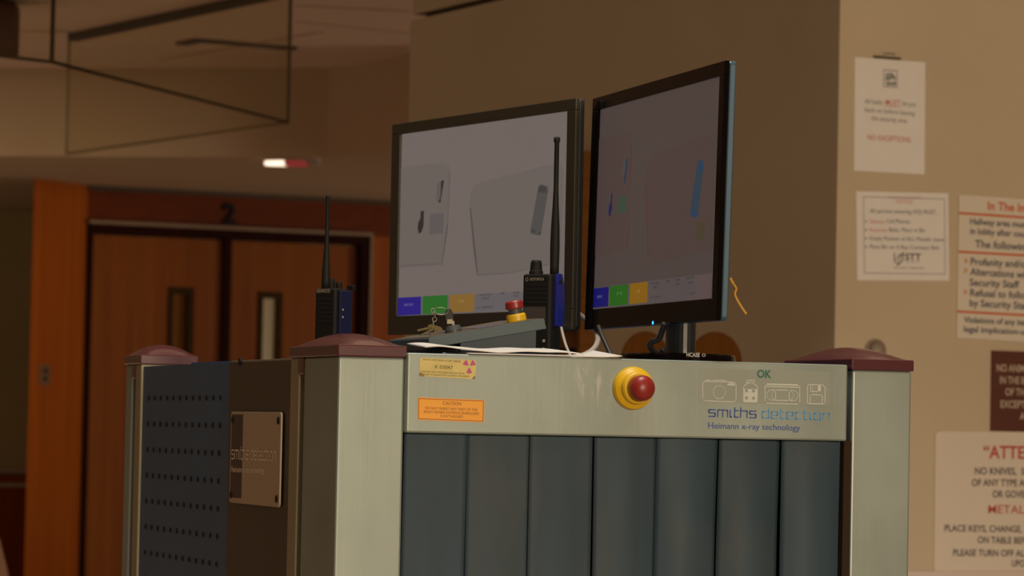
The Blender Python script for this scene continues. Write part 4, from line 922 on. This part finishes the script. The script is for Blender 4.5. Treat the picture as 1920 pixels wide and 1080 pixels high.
o = MB(pf2).lathe([(0, -.0015), (.0022, -.001), (.0028, .0), (.0022, .001), (0, .0012)], (p.x, 0.0, max(p.z, .003)), (0, 1, 0), 14).build('power_light', M['led'], mr_, smooth=True)
# base lettering on the rim of the right base
bc = bf2.w((0, .05, 0)); bl = Frame((bc.x, bc.y, zdeck), 0)
mb = MB(Frame((bc.x, bc.y - .0915, 0), 0)); put_text(mb, 'HCASE', (1287, 668.5), (1312, 669), 7, -.012, .03); put_text(mb, 'o', (1316, 668.8), (1323, 669), 9, -.012, .0)
mb.build('lettering', mat('badge_white', (.55, .54, .52), .4), mr_)

# ------------------------------------------------------------------ cables
def SW(px, py, v): q = S.hit(px, py, v); return (q.x, q.y, q.z)
def cable(label, pts, r, mtl):
    P = [SW(*q) for q in pts]
    return tag(MB(S).tube(P, r, 10, smooth=8).build('cable', mtl, None, smooth=True), label, 'cable')
cable('thick off-white cable looping down between the two monitors', [(1074, 583, .69), (1088, 591, .68), (1103, 604, .64), (1117, 620, .58), (1121, 638, .52), (1113, 654, .47), (1098, 664, .43), (1075, 672, .40)], .0042, M['white_cable'])
cable('thin off-white cable behind the handheld radio', [(1050, 604, .66), (1056, 630, .56), (1062, 650, .50), (1070, 668, .46)], .0022, M['white_cable'])
cable('black cable slanting down below the right monitor', [(1122, 612, .30), (1128, 628, .28), (1137, 648, .26), (1146, 668, .24)], .0034, M['black_cable'])
cable('black cable bent in a hook left of the monitor stand', [(1246, 606, .18), (1241, 622, .19), (1235, 636, .20), (1224, 640, .21), (1219, 650, .22), (1232, 662, .23), (1246, 655, .22)], .0044, M['black_cable'])
q = [(1369, 522, .014), (1374, 531, .016), (1380, 541, .020), (1378, 553, .022), (1387, 571, .024), (1399, 589, .026)]
P = [SW(*x) for x in q]
tag(MB(S).tube(P, [.0024]*9+[.0020]*32, 8, smooth=8).build('wire', M['yellow_wire'], None, smooth=True), 'thin yellow wire dangling from the back of the right monitor', 'wire')

# ------------------------------------------------------------------ handheld radios
def radio(label, px0, px1, pytop, v, dyaw, W, D_, Ht, clip_mat):
    """px0..px1: front face in the photo; returns root and its frame (origin at the lower front left edge)"""
    yaw = -dyaw
    p = S.w(S.hit(px0, pytop, v)); f = Frame((p.x, p.y, zdeck), yaw)
    W = f.hit(px1, pytop, 0).x
    Ht = p.z - zdeck
    c_ = f.w((W/2, D_/2, 0)); root = thing('handheld_radio', label, 'radio', Frame(c_, yaw))
    return root, f, W, Ht
r1, f1, W1, H1 = radio('two-way radio with a reflection-blue side clip, standing behind the console before the left monitor', 979, 1033, 514, .33, R(32), 0, .036, 0, M['blue_sheen_clip'])
D1 = .034
MB(f1).prism(rrect(0, 0, W1, D1, .006), 0, H1, 'z').build('body', M['radio'], r1, bevel=.003)
def rslots(f, root, x0, x1, z0, n, dz_):
    mb = MB(f)
    for i in range(n): mb.box((x0, -.0006, z0-i*dz_), (x1, .0004, z0-i*dz_+.0016))
    mb.build('speaker_slots', M['hole'], root)
rslots(f1, r1, .006, W1-.005, f1.hit(1000, 535).z, 6, .0065)
p = f1.hit(1008, 588); MB(f1).box((.004, -.0008, p.z-.014), (W1-.008, .0003, p.z+.010)).build('label_plate', M['radio_grey'], r1)
mb = MB(f1); put_text(mb, 'MOTOROLA', (994, 526), (1020, 525.5), 5, -.0012); mb.build('lettering', M['radio_ink'], r1)
p = f1.hit(988, 524, -.001); mb = MB(f1).stroke(arc(p.x, p.z, .0022, .0022, 0, 360, 14), .0008, -.0012); mb.build('badge_ring', M['radio_ink'], r1)
kx = f1.hit(1004, 505, .014).x
MB(f1).lathe([(.0105, 0), (.0105, .005), (.0092, .008), (.0082, .020), (.0065, .0225), (0, .023)], (kx, .016, H1-.001), n=18).build('volume_knob', M['radio'], r1)
ax_ = f1.hit(1044, 508, .018).x; zt = f1.hit(1039, 257, .018).z; hgt = zt-H1; ax_ = min(ax_, W1-.005)
MB(f1).lathe([(.0068, -.002), (.0068, hgt*.06), (.0072, hgt*.20), (.0066, hgt*.34), (.0048, hgt*.50), (.0038, hgt*.62), (.0036, hgt*.955), (.0048, hgt*.965), (.0050, hgt*.985), (.004, hgt), (0, hgt)], (ax_, .018, H1), n=16).build('antenna', M['antenna'], r1, smooth=True)
zc0, zc1 = f1.hit(1050, 612, .02).z, H1+.001
MB(f1).prism([(.010, zc0), (D1-.004, zc0), (D1-.002, zc0+.03), (D1-.004, zc1-.018), (D1-.010, zc1), (.012, zc1), (.010, zc1-.010)], W1+.0002, W1+.006, 'x').build('belt_clip', M['blue_sheen_clip'], r1, bevel=.001)
part_label(r1.children[-1], 'side clip coloured by a blue reflection')
MB(f1).lathe([(0, 0), (.004, 0), (.004, .0012), (0, .0012)], (W1+.0055, .018, zc1-.012), (1, 0, 0), 14).build('clip_hole', M['hole'], r1.children[-1])
for zz in (.018, .030): MB(f1).box((W1-.012, -.0008, zz), (W1-.008, .0002, zz+.004)).build('contact', M['radio_ink'], r1)

r2, f2, W2, H2 = radio('two-way radio with a slim antenna, standing behind the front left maroon cap', 590, 629, 541, .42, R(38), 0, .034, 0, M['navy_sheen_clip'])
D2 = .036
MB(f2).prism(rrect(0, 0, W2, D2, .005), 0, H2, 'z').build('body', M['radio'], r2, bevel=.0025)
rslots(f2, r2, .006, W2-.005, f2.hit(610, 562).z, 6, .0065)
mb = MB(f2); put_text(mb, 'KENWOOD', (594, 549), (619, 548.5), 6.5, -.001); mb.build('lettering', M['radio_ink'], r2)
ax2 = f2.hit(602, 535, .016).x; zt = f2.hit(607.5, 366, .016).z; hgt = zt-H2
ax2 = max(ax2, .008)
MB(f2).lathe([(.0066, -.002), (.0068, hgt*.08), (.0058, hgt*.25), (.0040, hgt*.42), (.0030, hgt*.55), (.0029, hgt*.97), (.0032, hgt*.98), (.0028, hgt), (0, hgt)], (ax2, .016, H2), n=16).build('antenna', M['antenna'], r2, smooth=True)
for px, hh, rr in ((620, .0165, .0052), (634, .0115, .0048)):
    kx = f2.hit(px, 530, .020).x; MB(f2).lathe([(rr, 0), (rr, hh*.8), (rr*.8, hh), (0, hh)], (kx, .022, H2-.001), n=14).build('control_knob', M['radio'], r2)
MB(f2).box((W2+.0002, .006, .02), (W2+.005, D2-.002, H2-.003)).build('belt_clip', M['navy_sheen_clip'], r2, bevel=.0015)
part_label(r2.children[-1], 'side clip coloured by a dark blue reflection')
MB(f2).box((W2-.006, D2-.004, H2-.001), (W2+.006, D2+.004, H2+.006)).build('clip_hinge', M['radio'], r2, bevel=.001)
for zz in (f2.hit(640, 580).z, f2.hit(640, 594).z): MB(f2).lathe([(0, 0), (.0016, 0), (.0016, .0008), (0, .0008)], (W2+.0048, .012, zz), (1, 0, 0), 10).build('screw', M['radio_ink'], r2)
